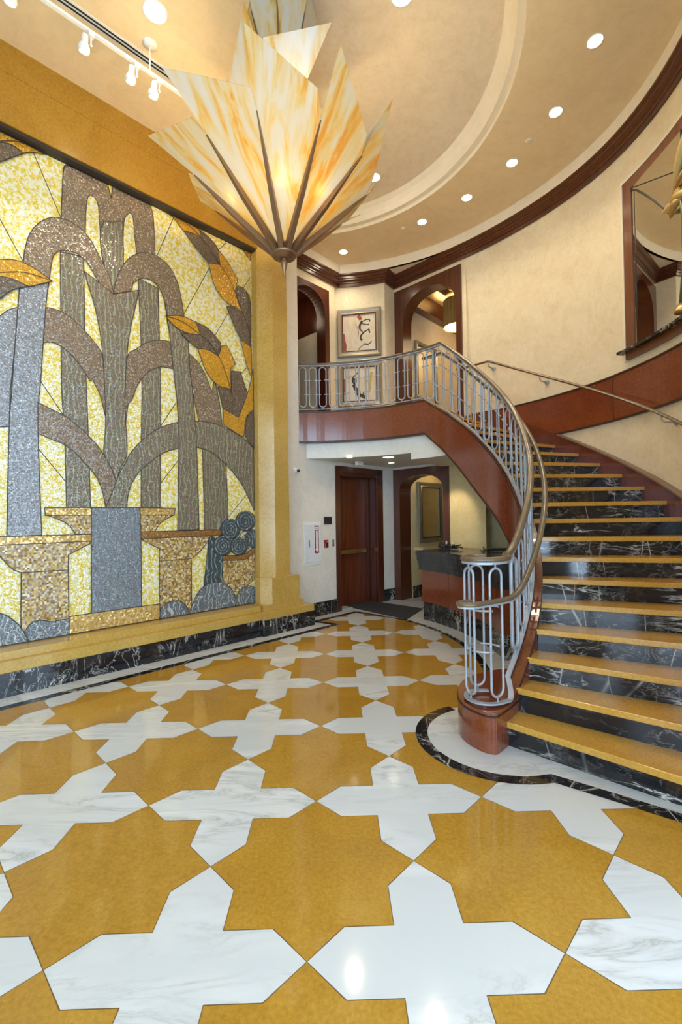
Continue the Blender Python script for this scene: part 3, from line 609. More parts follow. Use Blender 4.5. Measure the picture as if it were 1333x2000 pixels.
# ---- arched wood casings
def arch_casing(name, A, B, ao, bo, z0, ztop, zs, za, depth, m, label, face=.03, kind=True):
    """casing in the vertical plane A-B; opening from fraction ao to bo; depth runs away from the room"""
    A = Vector(A); B = Vector(B); t = B - A; W = t.length; t.normalize(); nrm = Vector((t.y, -t.x))   # towards the room when A is on the left
    u0, u1 = ao * W, bo * W; N = 20; hw = (u1 - u0) / 2; uc = (u0 + u1) / 2
    inner = [(u0, z0)] + [(uc - hw * cos(pi * i / N), zs + (za - zs) * sin(pi * i / N) ** .8) for i in range(N + 1)] + [(u1, z0)]
    outer = [(0, z0)]
    for u, z in inner[1:-1]:
        f = (u - u0) / (u1 - u0)
        outer.append((f * W, ztop))
    outer[1] = (0, ztop); outer[-1] = (W, ztop); outer.append((W, z0))
    mb = MB(); k = len(inner)
    def p3(u, z, o): q = A + t * u + nrm * o; return (q.x, q.y, z)
    vs = [p3(u, z, face) for u, z in outer] + [p3(u, z, face) for u, z in inner] + [p3(u, z, -depth) for u, z in inner] + [p3(u, z, -depth) for u, z in outer]
    fs = []
    for i in range(k - 1):
        fs += [(i, i + 1, k + i + 1, k + i), (k + i, k + i + 1, 2 * k + i + 1, 2 * k + i), (2 * k + i, 2 * k + i + 1, 3 * k + i + 1, 3 * k + i), (3 * k + i, 3 * k + i + 1, i + 1, i)]
    mb.add(vs, fs)
    return struct(mb.build(name, m, bevel=0), label, 'archway')
# lower arch: wall line x + y = 10.55
LA, LB = (1.255, 9.295), (2.155, 8.395)
arch_casing('door_2', LA, LB, .125, .905, 0, 2.612, 2.16, 2.475, .335, M['mahog'], 'dark mahogany arched opening beside the reception desk')
mb = MB(); mb.prism([LA, LB, (LB[0] + .1, LB[1] + .1), (LA[0] + .1, LA[1] + .1)], 2.612, 2.90)
struct(mb.build('wall_arch_lower', M['plaster_w']), 'plaster above the lower arch', 'wall')
# upper arch: wall line x + y = 10.20
UA, UB = (1.285, 8.915), (2.305, 7.895)
arch_casing('door_3', UA, UB, .135, .925, ZF, 6.045, 5.36, 5.89, .25, M['mahog'], 'dark mahogany arched opening on the upper floor at the head of the stair')
pe = pol(rtop(R_(71.5)), R_(71.5))
mb = MB()
mb.plan([(2.36, 7.84), (1.275, 8.925), pe, ], [(0, ZF), (0, 6.5), (-.1, 6.5), (-.1, ZF)])
wm = mb.build('wall_arch_upper', M['plaster'])
# cut: only keep the strip over the casing and the return
bpy.data.objects.remove(wm)
mb = MB()
mb.prism([(2.36, 7.84), (1.262, 8.938), (1.33, 9.0), (2.43, 7.91)], 6.045, 6.5)
mb.prism([(1.262, 8.938), pe, (pe[0] + .02, pe[1] + .1), (1.262 + .02, 9.05)], ZF, 6.5)
mb.prism([(1.262, 8.938), (1.285, 8.915), (1.36, 8.99), (1.33, 9.02)], ZF, 6.05)
mb.prism([UB, (2.36, 7.84), (2.43, 7.91), (2.38, 7.97)], ZF, 6.05)
struct(mb.build('wall_recess', M['plaster']), 'plaster recess around the upper arch', 'wall')
# upper left wall with the dark arch: line y - x = 8.68
yl = lambda x: (x, x + 8.68)
XA, XB = (-.77, 7.91), (-.03, 8.65)
arch_casing('door_4', XA, XB, .12, .895, ZF, 5.955, 5.42, 5.86, .2, M['mahog'], 'dark mahogany arched opening on the upper floor beside the two paintings')
mb = MB()
pc = pol(rtop(R_(86)), R_(86)); pc = (pc[0] - .02, pc[0] - .02 + 8.68)
mb.prism([XB, pc, (pc[0] - .1, pc[1] + .1), (XB[0] - .1, XB[1] + .1)], ZF, 6.5)
mb.prism([(-.9, 7.78), XB, (XB[0] - .1, XB[1] + .1), (-1.0, 7.88)], 5.955, 6.5)
struct(mb.build('wall_upper_left', M['plaster']), 'plaster wall around the dark upper arch', 'wall')
# wall with the two paintings (on the drum)
mb = MB()
mb.plan(arc(rtop, R_(71.5), R_(86.3), 16), [(0, ZF), (0, 6.5), (-.12, 6.5), (-.12, ZF)], smooth=False)
struct(mb.build('wall_back', M['plaster']), 'curved plaster wall holding the two paintings', 'wall')
# big curved wall beside the stair
mb = MB(); NA = 72; angs = [lerp(R_(-54), R_(48.8), i / NA) for i in range(NA + 1)]
zz = [2.4, 2.85, 3.44, 4.3, 5.2, 6.12, 6.5]
def rw(a, z): return 3.86 if z <= 3.44 else lerp(3.86, rtop(a), min(1, (z - 3.44) / (6.12 - 3.44)))
vs = [pol(rw(a, z), a, z) for a in angs for z in zz]; nz = len(zz)
mb.add(vs, [(i * nz + k, i * nz + k + 1, (i + 1) * nz + k + 1, (i + 1) * nz + k) for i in range(NA) for k in range(nz - 1)], 0, True)
lo = [lerp(R_(-54), R_(31), i / 50) for i in range(51)]
vs = [pol(3.86, a, z) for a in lo for z in (0, 2.4)]
mb.add(vs, [(2 * i, 2 * i + 1, 2 * i + 3, 2 * i + 2) for i in range(50)], 0, True)
wr = mb.build('wall_right', M['plaster'])
struct(wr, 'large curved plaster wall rising beside the staircase', 'wall')
# yellow wall right of the lower arch and the alcove under the stair
mb = MB()
q0, q1 = LB, (2.63, 7.83)
mb.prism([q0, q1, (2.98, 8.95), (q0[0] + .3, q0[1] + .3)], 0, 2.90)
struct(mb.build('wall_desk', M['plaster_y']), 'yellow plaster wall behind the reception desk', 'wall')
mb = MB()
mb.prism([(2.72, 8.39), (4.3, 7.1), (4.4, 7.25), (2.82, 8.56)], 0, 2.90)
struct(mb.build('wall_alcove', M['plaster_y']), 'shaded yellow wall of the alcove under the stair', 'wall')
# ------------------------------------------------------------------ rooms glimpsed through the arches
mb = MB()
mb.prism([(1.615, 9.415), (2.75, 10.55), (2.65, 10.65), (1.515, 9.515)], 0, 2.9)                # left wall
mb.prism([(2.75, 10.55), (4.3, 9.0), (4.4, 9.1), (2.85, 10.65)], 0, 2.9)
mb.prism([(1.3, 9.3), (2.2, 8.4), (4.3, 9.0), (2.75, 10.6)], 2.72, 2.9)
struct(mb.build('wall_lower_hall', M['plaster_y']), 'yellow plaster walls of the hall seen through the lower arch', 'wall')
mb = MB(); mb.prism([(1.63, 9.41), (2.74, 10.52), (2.76, 10.50), (1.65, 9.39)], 0, .24)
struct(mb.build('baseboard_hall', M['black_v']), 'black marble baseboard in the hall behind the lower arch', 'baseboard')
mb = MB()
mb.prism([(1.55, 9.05), (2.85, 10.35), (2.75, 10.45), (1.45, 9.15)], ZF, 6.2)
mb.prism([(2.85, 10.35), (4.05, 9.15), (4.15, 9.25), (2.95, 10.45)], ZF, 6.2)
mb.prism([(2.5, 8.1), (4.05, 9.15), (4.15, 9.05), (2.6, 8.0)], ZF, 6.2)
struct(mb.build('wall_upper_hall', M['plaster']), 'plaster walls of the upper hall seen through the arch', 'wall')
mb = MB(); mb.prism([(1.4, 9.2), (2.5, 8.1), (4.15, 9.2), (2.9, 10.5)], 6.12, 6.25)
struct(mb.build('ceiling_upper_hall', M['plaster_y']), 'yellow coffered ceiling of the upper hall', 'ceiling')
mb = MB()
for o0, o1 in ((.62, .80), (1.25, 1.43)):
    mb.prism([(1.56 + o0 * .707, 9.04 - o0 * .707), (2.86 + o0 * .707, 10.34 - o0 * .707), (2.86 + o1 * .707, 10.34 - o1 * .707), (1.56 + o1 * .707, 9.04 - o1 * .707)], 5.96, 6.12)
mb.prism([(1.56, 9.04), (2.86, 10.34), (2.98, 10.22), (1.68, 8.92)], 5.80, 6.12)
struct(mb.build('trim_beams', M['mahog']), 'dark wood ceiling beams in the upper hall', 'beam')
mb = MB()
mb.prism([(-.10, 8.72), (-.90, 9.52), (-.80, 9.62), (0, 8.82)], ZF, 5.30)
struct(mb.build('wall_dark_hall', M['plaster']), 'pale wall inside the dark upper hall', 'wall')
mb = MB()
mb.prism([(-.08, 8.70), (-.90, 9.52), (-.80, 9.62), (.02, 8.80)], 5.28, 6.2)
mb.prism([(-.88, 9.5), (-1.8, 8.9), (-1.8, 9.6), (-.9, 9.7)], ZF, 6.2)
mb.prism([(-.66, 9.20), (-.90, 9.44), (-.94, 9.40), (-.70, 9.16)], ZF, 5.3)
mb.prism([(-1.0, 8.0), (-1.9, 8.9), (-1.8, 9.0), (-.9, 8.1)], ZF, 6.2)
mb.prism([(-1.0, 8.0), (-.05, 8.75), (-.9, 9.6), (-1.8, 9.0)], 6.05, 6.2)
struct(mb.build('wall_dark_panelling', M['mahog']), 'dark wood panelling inside the upper hall', 'wall')
# ------------------------------------------------------------------ ceiling
RC = (-.50, 5.22); RX = -.68      # medallion: round on the stair side, cut straight on the mural side
def dshape(R, xcut, n=72, m=24):
    t = math.acos((xcut - RC[0]) / R)
    a = [(RC[0] + R * cos(lerp(-t, t, i / n)), RC[1] + R * sin(lerp(-t, t, i / n))) for i in range(n + 1)]
    b = [(xcut, lerp(a[-1][1], a[0][1], i / m)) for i in range(1, m)]
    return a + b
mb = MB()
ring = dshape(2.60, RX); K = len(ring)
def far(p):
    a = atan2(p[1] - RC[1], p[0] - RC[0]); return (RC[0] + 9.5 * cos(a), RC[1] + 9.5 * sin(a))
outr = [far(p) for p in ring]
mb.add([(x, y, ZC) for x, y in ring] + [(x, y, ZC) for x, y in outr], [(i, (i + 1) % K, K + (i + 1) % K, K + i) for i in range(K)])
cl = mb.build('ceiling', M['ceil'])
struct(cl, 'tan plaster ceiling with a large curved recessed medallion', 'ceiling')
mb = MB(); mb.plan(ring, [(0, ZC), (0, ZC + .055), (.08, ZC + .055), (.08, ZC + .075), (.10, ZC + .14), (.13, ZC + .20), (.19, ZC + .255), (-.05, ZC + .30), (-.05, ZC + .02)], closed=True)
mb.build('medallion_cove', M['cream'], cl)
mb = MB(); q = dshape(2.42, RX + .17); mb.add([(x, y, ZC + .255) for x, y in q], [list(range(len(q)))])
mb.build('medallion_field', M['ceil_in'], cl)
# cream frieze between crown moulding and ceiling
fr = arc(lambda a: rtop(a) - .12, R_(-54), R_(86), 90)
e0 = fr[-1]; xx = (e0[0] + (e0[1] - 8.68 + .17)) / 2
tail = [(xx, xx + 8.68 - .17), (-1.0, -1.0 + 8.68 - .17)]
fp = fr[:-1] + tail
mb = MB(); mb.plan(fp, [(0, Z_CT), (0, ZC + .01), (-.05, ZC + .01), (-.05, Z_CT)], smooth=False)
mb.plan([pol(rtop(a) - .12, a) for a in [R_(48.6), R_(52), R_(55), R_(58), R_(62), R_(67), R_(71)]], [(0, Z_CT), (0, Z_CT + .02), (-.5, Z_CT + .02), (-.5, Z_CT)])
struct(mb.build('trim_frieze', M['cream']), 'cream plaster frieze above the dark crown moulding', 'frieze')
# crown moulding
prof = [(0, Z_CB), (.035, Z_CB), (.035, Z_CB + .05), (.05, Z_CB + .055), (.05, Z_CB + .075), (.085, Z_CB + .10), (.085, Z_CB + .125), (.10, Z_CB + .13), (.10, Z_CB + .165), (.13, Z_CB + .185), (.13, Z_CT), (0, Z_CT)]
tip = (-1.0, 7.68)
pcn = pol(rtop(R_(86)), R_(86)); xx = (pcn[0] + pcn[1] - 8.68) / 2
cpath = arc(rtop, R_(-54), R_(48.8), 70) + [(1.262, 8.938)] + arc(rtop, R_(71.5), R_(84.5), 10) + [(xx + .05, xx + .05 + 8.68), tip]
mb = MB(); mb.plan(cpath, prof, smooth=False)
struct(mb.build('trim_crown', M['mahog']), 'dark mahogany crown moulding running round the hall', 'moulding')
# burl band at upper floor level on the curved wall
mb = MB(); mb.plan(arc(3.862, R_(-54), R_(47.2), 70), [(0, 2.865), (.03, 2.865), (.03, 3.415), (0, 3.415)])
bd = struct(mb.build('trim_band', M['burl']), 'red burl veneer band round the curved wall at upper floor level', 'band')
mb = MB()
for z in (2.845, 3.415): mb.plan(arc(3.862, R_(-54), R_(47.2), 70), [(0, z), (.042, z), (.042, z + .02), (0, z + .02)])
for d in (10.6, -31.0): mb.plan(arc(3.862, R_(d) - .0014, R_(d) + .0014, 2), [(0, 2.865), (.032, 2.865), (.032, 3.415), (0, 3.415)])
mb.build('edge_bead', M['burl_edge'], bd)
# ------------------------------------------------------------------ balcony
mb = MB()
up = arc(lambda a: rin(a) + .03, A_TOP, A_FW, 24)
mb.prism(up + [un(4.97, -6.3), (-.9, 9.4), (1.2, 10.6), (4.6, 10.6), (4.6, 8.0), pol(3.9, A_TOP)], 3.2, ZF)
fl = struct(mb.build('floor_upper', M['gold_tread']), 'upper floor slab of the balcony', 'floor')
mb = MB()
mb.prism(arc(lambda a: rin(a) + .10, R_(41.5), R_(56), 10) + arc(3.74, R_(56), R_(41.5), 10), 2.56, 2.93)
mb.prism(arc(lambda a: rin(a) + .10, R_(56), R_(98), 20) + [un(4.97, -6.2), (.9, 9.8), (2.6, 8.3)], 2.66, 2.93)
cu = struct(mb.build('ceiling_lower', M['plaster_w']), 'pale plaster soffit under the balcony', 'ceiling')
mb = MB(); mb.plan(arc(lambda a: rin(a), A_FC, A_FW, 30), [(0, 2.925), (0, ZF + .015), (-.05, ZF + .015), (-.05, 2.925)])
fa = struct(mb.build('trim_fascia', M['burl']), 'red burl veneer front of the curved balcony', 'fascia')
mb = MB()
mb.plan(arc(lambda a: rin(a) - .006, A_FC, A_FW, 30), [(0, 2.905), (0, 2.935), (-.06, 2.935), (-.06, 2.905)])
mb.plan(arc(lambda a: rin(a) - .008, A_FC, A_FW, 30), [(0, ZF + .005), (0, ZF + .03), (-.10, ZF + .03), (-.10, ZF + .005)])
mb.build('edge_bead', M['burl_edge'], fa)
# ------------------------------------------------------------------ mosaic mural
NM = -5.68; U0 = 2.059
def smooth_poly(pts, closed=True):
    n = len(pts); out = []
    V = [Vector(p) for p in pts]
    def turn(i):
        if not closed and i in (0, n - 1): return 9
        a = V[i] - V[i - 1]; b = V[(i + 1) % n] - V[i]
        return abs(a.angle_signed(b)) if a.length > 1e-6 and b.length > 1e-6 else 9
    sm = [turn(i) < R_(44) for i in range(n)]
    for i in range(n if closed else n - 1):
        p1, p2 = V[i], V[(i + 1) % n]
        out.append(tuple(p1))
        if sm[i] or sm[(i + 1) % n]:
            p0 = V[i - 1] if sm[i] else p1 * 2 - p2
            p3 = V[(i + 2) % n] if sm[(i + 1) % n] else p2 * 2 - p1
            if sm[i] is False: p0 = p1 + (p1 - p2) * .3
            for t in (.25, .5, .75):
                q = .5 * ((2 * p1) + (p2 - p0) * t + (2 * p0 - 5 * p1 + 4 * p2 - p3) * t * t + (3 * p1 - p0 - 3 * p2 + p3) * t ** 3)
                out.append(tuple(q))
    if not closed: out.append(tuple(V[-1]))
    return out
def ribbon(mb, pts, n, w, mi, closed=True):
    k = len(pts)
    for i in range(k if closed else k - 1):
        a = Vector(pts[i]); b = Vector(pts[(i + 1) % k]); d = b - a
        if d.length < 1e-5: continue
        d.normalize(); s = Vector((-d.y, d.x)) * w; e = d * w * .6
        mb.add([un(*(p), z)[:3] if False else ((p.x + n) / Q2, (p.x - n) / Q2, p.y) for p, z in ((a - e - s, 0), (b + e - s, 0), (b + e + s, 0), (a - e + s, 0))], [(0, 1, 2, 3)], mi)
def build_mural():
    root = thing('mosaic_mural', un(U0, NM, .415), 'tall glass mosaic mural of a tiered fountain with arching water jets and golden leaves', 'mosaic')
    mb = MB(); mb.prism([un(.093, NM + .005), un(.093, NM + .002), un(4.027, NM + .002), un(4.027, NM + .005)], .418, 5.638)
    mb.build('background_field', M['mo_bg'], root)
    cl_ = lambda ln: [(min(max(u, .11), 4.012), min(max(z, .44), 5.62)) for u, z in ln]
    for ln in map(cl_, MURAL_RAYS):
        mb = MB(); ribbon(mb, ln, NM + .0055, .0045, 0, False); mb.build('joint_line', M['lead'], root)
    lays = [(nm, mt, pts) for nm, mt, pts in MURAL]
    extra = []
    for nm, mt, pts in MURAL:
        q = [(2 * U0 - u, z) for u, z in pts]
        if max(u for u, z in q) < .93: extra.append((nm, mt, q[::-1]))
    for i, (nm, mt, pts) in enumerate(extra + lays):
        pts = [(min(max(u, .10), 4.02), min(max(z, .425), 5.63)) for u, z in pts]
        sp = smooth_poly(pts)
        sp = [(min(max(u, .10), 4.02), min(max(z, .425), 5.63)) for u, z in sp]
        n = NM + .006 + .0003 * i
        mb = MB()
        mb.add([((u + n) / Q2, (u - n) / Q2, z) for u, z in sp], [list(range(len(sp)))], 0)
        ribbon(mb, sp, n + .00015, .0046, 1)
        o = mb.build(nm, [M['mo_' + ('tealp' if nm == 'wave_curl' else mt)], M['lead']], root)
        if nm == 'wave_curl':                       # spiral drawn on the curl
            mb = MB(); cu = min(max(sum(u for u, z in pts) / len(pts), .30), 3.85); cz = sum(z for u, z in pts) / len(pts); r0 = max(hypot(u - cu, z - cz) for u, z in pts)
            ln = [(min(max(cu + r0 * .88 * (1 - t / 60) * cos(t * .36), .115), 4.008), cz + r0 * .88 * (1 - t / 60) * sin(t * .36)) for t in range(58)] if True else [(cu + r0 * .88 * (1 - t / 60) * cos(t * .36), cz + r0 * .88 * (1 - t / 60) * sin(t * .36)) for t in range(58)]
            ribbon(mb, ln, n + .00022, .008, 0, False)
            mb.build('spiral_line', M['mo_foam'], o)
    for ln in map(cl_, MURAL_VEINS):
        mb = MB(); ribbon(mb, smooth_poly(ln, False), NM + .032, .004, 0, False); mb.build('leaf_vein', M['lead'], root)
build_mural()
# mirror-image pilaster at the hidden left end of the mural
mb = MB()
mb.prism([un(.09, -5.70), un(.09, -5.56), un(-.08, -5.40), un(-.35, -5.40), un(-.35, -5.76)], .335, ZC)
mb.build('pilaster', M['gold_wall'], w)
# ------------------------------------------------------------------ staircase
def ztop_s(a):
    a1 = R_(25)
    return kz(a) + .03 if a < a1 else min(ZF + .02, lerp(kz(a1) + .03, ZF + .02, (a - a1) / (A_FC - a1)))
def zbot_s(a):
    a1 = R_(25)
    return max(0, kz(a) - .68) if a < a1 else lerp(kz(a1) - .68, 2.925, (a - a1) / (A_FC - a1))
def build_stair():
    root = thing('curved_staircase', pol(2.25, A0, 0), 'curved marble staircase with gold treads, black risers and red burl side', 'staircase')
    def wedge(mb, a0, a1, r0, r1, z0, z1, k):
        n = 6
        sk = lambda q: .09 * max(0, min(1, (8 - q) / 5))
        tp = lambda r, a: pol(r, a + lerp(sk(k), sk(k + 1), min(1, max(0, (a - ak(k)) / DA))) * (r - 3.03) / r)
        rj = lambda a: rin(a) + th(a) - .009
        p = [tp(rj(a0), a0), tp(r1, a0)] + ([tp(r1, lerp(a0, a1, i / n)) for i in range(1, n)]) + [tp(r1, a1), tp(rj(a1), a1)] + ([tp(rj(lerp(a1, a0, i / n)), lerp(a1, a0, i / n)) for i in range(1, n)])
        mb.prism(p, z0, z1)
    for k in range(1, 20):
        a = ak(k)
        mb = MB(); wedge(mb, a, (ak(k + 1) + .012 if k < 19 else a + .02), .038, 3.80, k * RISE - .044, k * RISE, k)
        mb.build('tread', M['gold_tread'], root, bevel=.005)
        mb = MB(); wedge(mb, a + .011, a + .019, .038, 3.80, (k - 1) * RISE, k * RISE - .044, k)
        o = mb.build('riser', M['black_r%d' % (k % 3)], root)
    # inner string
    N = 60; aa = [lerp(A0 + 1.15 * DA, A_FC, i / N) for i in range(N + 1)]
    def string(mb, r0, r1, zb, zt, aa):
        vs = []
        for a in aa:
            for r, z in ((r0(a), zb(a)), (r0(a), zt(a)), (r1(a), zt(a)), (r1(a), zb(a))): vs.append(pol(r, a, z))
        n = len(aa)
        fs = [(4 * i + k, 4 * i + (k + 1) % 4, 4 * i + 4 + (k + 1) % 4, 4 * i + 4 + k) for i in range(n - 1) for k in range(4)]
        mb.add(vs, fs + [(0, 1, 2, 3), (4 * n - 4, 4 * n - 3, 4 * n - 2, 4 * n - 1)])
    mb = MB(); string(mb, rin, lambda a: rin(a) + th(a), zbot_s, ztop_s, aa)
    mb.build('inner_string', M['burl'], root)
    mb = MB(); string(mb, lambda a: rin(a) - .010, lambda a: rin(a) + th(a) + .008, lambda a: ztop_s(a) - .010, lambda a: ztop_s(a) + .002, aa)
    string(mb, lambda a: rin(a) - .008, lambda a: rin(a) + .03, lambda a: zbot_s(a) - .012, lambda a: zbot_s(a) + .014, aa[14:])
    mb.build('string_bead', M['burl_edge'], root)
    mb = MB(); string(mb, lambda a: rin(a) - .004, lambda a: rin(a) + th(a) + .003, lambda a: ztop_s(a) + .002, lambda a: ztop_s(a) + .020, aa)
    mb.build('string_cap', M['burl_dark'], root)
    # newel block
    pts = [(1.085, 3.178), (1.108, 3.176), (1.13, 3.188), (1.245, 3.30), pol(2.252, R_(-48)), pol(2.252, R_(-43)), pol(2.252, R_(-38)), pol(2.252, R_(-34)), pol(2.16, R_(-30)), (1.55, 4.10), (1.32, 4.03), (1.13, 3.90), (1.02, 3.75), (.955, 3.58), (.938, 3.45), (.955, 3.35), (.985, 3.28), (1.035, 3.208)]
    pts = smooth_poly([Vector(p) for p in pts])
    mb = MB(); mb.prism(pts, 0, .252); nb = mb.build('newel_block', M['burl'], root, bevel=.006)
    c = Vector((1.2, 3.6))
    cap = [tuple(Vector(p) + (Vector(p) - c).normalized() * .006) for p in pts]
    mb = MB(); mb.prism(cap, .252, .264); mb.build('cap_bead', M['burl_edge'], nb)
    mb = MB(); mb.prism(pts, .264, .287); mb.build('cap', M['burl'], nb, bevel=.004)
    # outer string on the wall
    ao = [lerp(A0 + .6 * DA, R_(47), i / 70) for i in range(71)]
    mb = MB(); string(mb, lambda a: 3.775, lambda a: rw(a, kz(a) + .15) - .006, lambda a: max(0, kz(a) - .40), lambda a: min(kz(a) + .135, 3.43), ao)
    mb.build('outer_string', M['burl_dark'], root)
    mb = MB(); string(mb, lambda a: 3.76, lambda a: 3.852, lambda a: min(kz(a) + .135, 2.90), lambda a: min(kz(a) + .155, 2.92), [a for a in ao if kz(a) < 2.72])
    o = mb.build('string_cap', M['taupe'], root); o['label'] = 'taupe cap strip'
    # soffit
    vs = []; so = [lerp(A0 + 3.6 * DA, R_(38), i / 50) for i in range(51)]
    for a in so: vs += [pol(rin(a) + .03, a, kz(a) - .62), pol(3.80, a, kz(a) - .50)]
    mb = MB(); mb.add(vs, [(2 * i, 2 * i + 1, 2 * i + 3, 2 * i + 2) for i in range(50)], 0, True)
    mb.build('soffit', M['plaster_y'], root)
for i in range(3):
    M['black_r%d' % i] = M['black'].copy(); nt = M['black_r%d' % i].node_tree
    for n_ in nt.nodes:
        if n_.type == 'MAPPING' and n_.inputs['Rotation'].default_value[0] == 0: n_.inputs['Location'].default_value = (i * 1.7, i * 2.3, i * .9)
M['burl_dark'] = m_burl('deep red burl', .62); M['taupe'] = plain('taupe cap', (.20, .125, .085), .4)
build_stair()
# ------------------------------------------------------------------ railing
def catmull(pts, n=6):
    V = [Vector(p) for p in pts]; out = []
    for i in range(len(V) - 1):
        p0 = V[max(0, i - 1)]; p1 = V[i]; p2 = V[i + 1]; p3 = V[min(len(V) - 1, i + 2)]
        for k in range(n):
            t = k / n
            out.append(.5 * ((2 * p1) + (p2 - p0) * t + (2 * p0 - 5 * p1 + 4 * p2 - p3) * t * t + (3 * p1 - p0 - 3 * p2 + p3) * t ** 3))
    out.append(V[-1]); return out
ZB = ZF + .80
def rr(a): return rin(a) + .026
def zrail(a):
    z = min(kz(a) + .93, ZB)
    lo = 1.325
    return z if z > lo + .12 else lo + max(0, (z - lo + .12)) ** 2 / .48
def zlow(a):
    z = min(kz(a) + .785, ZB - .13); lo = 1.045
    return z if z > lo + .12 else lo + max(0, (z - lo + .12)) ** 2 / .48
def zplate(a): return ztop_s(a) + .036 if a < A_FC else ZF + .056
VC = (1.115, 3.41)
def build_railing():
    root = thing('stair_railing', pol(2.2, A0, .318), 'pale grey metal railing of upright oval loops with a bronze handrail along stair and balcony', 'railing')
    aa = [lerp(A_FW - .005, A0 + 1.9 * DA, i / 130) for i in range(131)]
    pth = [pol(rr(a), a, zrail(a)) for a in aa]
    e = pth[-1]; zl = e[2]
    vol = catmull([pth[-1], (1.285, 3.375, zl - .003), (1.21, 3.305, zl - .006), (1.115, 3.275, zl - .008), (1.025, 3.305, zl - .008), (.98, 3.40, zl - .008), (1.01, 3.50, zl - .008), (1.09, 3.54, zl - .008), (1.18, 3.53, zl - .008)], 5)
    full = pth + [tuple(v) for v in vol[1:]]
    hp = [(-.028, 0), (-.03, .012), (-.022, .026), (0, .032), (.022, .026), (.03, .012), (.028, 0), (.014, -.010), (-.014, -.010)]
    cp = [(-.019, -.006), (.019, -.006), (.019, -.024), (-.019, -.024)]
    mb = MB(); mb.rail(full, hp); o = mb.build('handrail', M['rail'], root); o['label'] = 'bronze handrail'
    mb = MB(); mb.rail(full, cp, smooth=False); mb.build('rail_channel', M['steel'], root)
    # lower handrail on the stair side
    al = [lerp(A_TOP + .02, R_(-62), i / 110) for i in range(111)]
    lp = [pol(2.29 + max(0, rin(a) - 2.2) * .8, a, zlow(a)) for a in al]
    a_ = lp[-1]
    lp += [tuple(v) for v in catmull([a_, (a_[0] - .055, a_[1] + .01, a_[2]), (a_[0] - .075, a_[1] + .06, a_[2]), (a_[0] - .04, a_[1] + .11, a_[2]), (a_[0] + .03, a_[1] + .12, a_[2])], 4)][1:]
    hp2 = [(x * .8, z * .8) for x, z in hp]; cp2 = [(x * .7, z * .8) for x, z in cp]
    mb = MB(); mb.rail(lp, hp2); o = mb.build('lower_handrail', M['rail'], root); o['label'] = 'bronze lower handrail'
    mb = MB(); mb.rail(lp, cp2, smooth=False); mb.build('lower_rail_channel', M['steel'], root)
    # base plate
    bp = [pol(rr(a), a, zplate(a)) for a in aa]
    zb = .304
    k_end = max(i for i, a in enumerate(aa) if zplate(a) > zb)
    bp = bp[:k_end + 1]
    volb = catmull([bp[-1], (1.30, 3.39, zb), (1.21, 3.305, zb), (1.115, 3.275, zb), (1.025, 3.305, zb), (.98, 3.40, zb), (1.01, 3.50, zb), (1.09, 3.54, zb), (1.18, 3.53, zb)], 5)
    mb = MB(); mb.rail(bp + [tuple(v) for v in volb[1:]], [(-.019, 0), (.019, 0), (.019, .012), (-.019, .012)], smooth=False); mb.build('base_rail', M['steel'], root)
    # loops
    W = .113; R = W / 2
    def loop_mesh(H, r, stub_t, stub_b):
        pts = [(R * cos(t), 0, H / 2 - R + R * sin(t)) for t in [pi * i / 10 for i in range(11)]] + [(R * cos(t), 0, -H / 2 + R + R * sin(t)) for t in [pi + pi * i / 10 for i in range(11)]]
        mb = MB(); mb.tube(pts, r, 8, closed=True)
        mb.tube([(0, 0, H / 2 - r * .5), (0, 0, H / 2 + stub_t)], .007, 6); mb.tube([(0, 0, -H / 2 + r * .5), (0, 0, -H / 2 - stub_b)], .007, 6)
        me = bpy.data.meshes.new('oval_loop'); me.from_pydata(mb.v, [], mb.f); me.polygons.foreach_set('use_smooth', mb.sm); me.update(); me.materials.append(M['steel']); return me
    cache = {}
    rl = root.location
    first = {}
    def put(nm, me, loc, rz):
        if me.name not in first:
            o = bpy.data.objects.new(nm, me); first[me.name] = o
        else: o = first[me.name].copy()
        COL.objects.link(o); o.parent = root; o.location = Vector(loc) - rl; o.rotation_euler = (0, 0, rz); return o
    def loop(x, y, zlo, zhi, rz, thick, st, sb):
        H = zhi - zlo - st - sb
        key = (round(H, 3), thick, round(st, 3), round(sb, 3))
        if key not in cache: cache[key] = loop_mesh(H, (.016 if thick else .0095), st, sb)
        put('oval_loop', cache[key], (x, y, zlo + sb + H / 2), rz)
    def bar_mesh(L_, slope):
        mb = MB(); mb.tube([(-L_ / 2, 0, -slope * L_ / 2), (L_ / 2, 0, slope * L_ / 2)], .0085, 6)
        me = bpy.data.meshes.new('link_bar'); me.from_pydata(mb.v, [], mb.f); me.polygons.foreach_set('use_smooth', mb.sm); me.update(); me.materials.append(M['steel']); return me
    sp = .166
    # balcony and stair loops: walk along the arc length from the wall downwards
    a = A_FW - .03; lst = []; i = 0
    while a > A0 + 2.35 * DA:
        lst.append((a, i)); i += 1
        a -= sp / rr(a)
    bars = [(bar_mesh(.115, 0)), (bar_mesh(.125, .80))]
    for (a, i) in lst:
        p = pol(rr(a), a); st = a < R_(46)
        zl_, zh_ = zplate(a) + .010, zrail(a) - .022
        loop(p[0], p[1], zl_, zh_, a + pi / 2, i % 7 == 6, .078 if st else .022, .078 if st else .03) if False else loop(p[0], p[1], round(zl_, 2), round(zl_, 2) + (round(zh_ - zl_, 2)), a + pi / 2, i % 7 == 6, .07 if st else .02, .06 if st else .03)
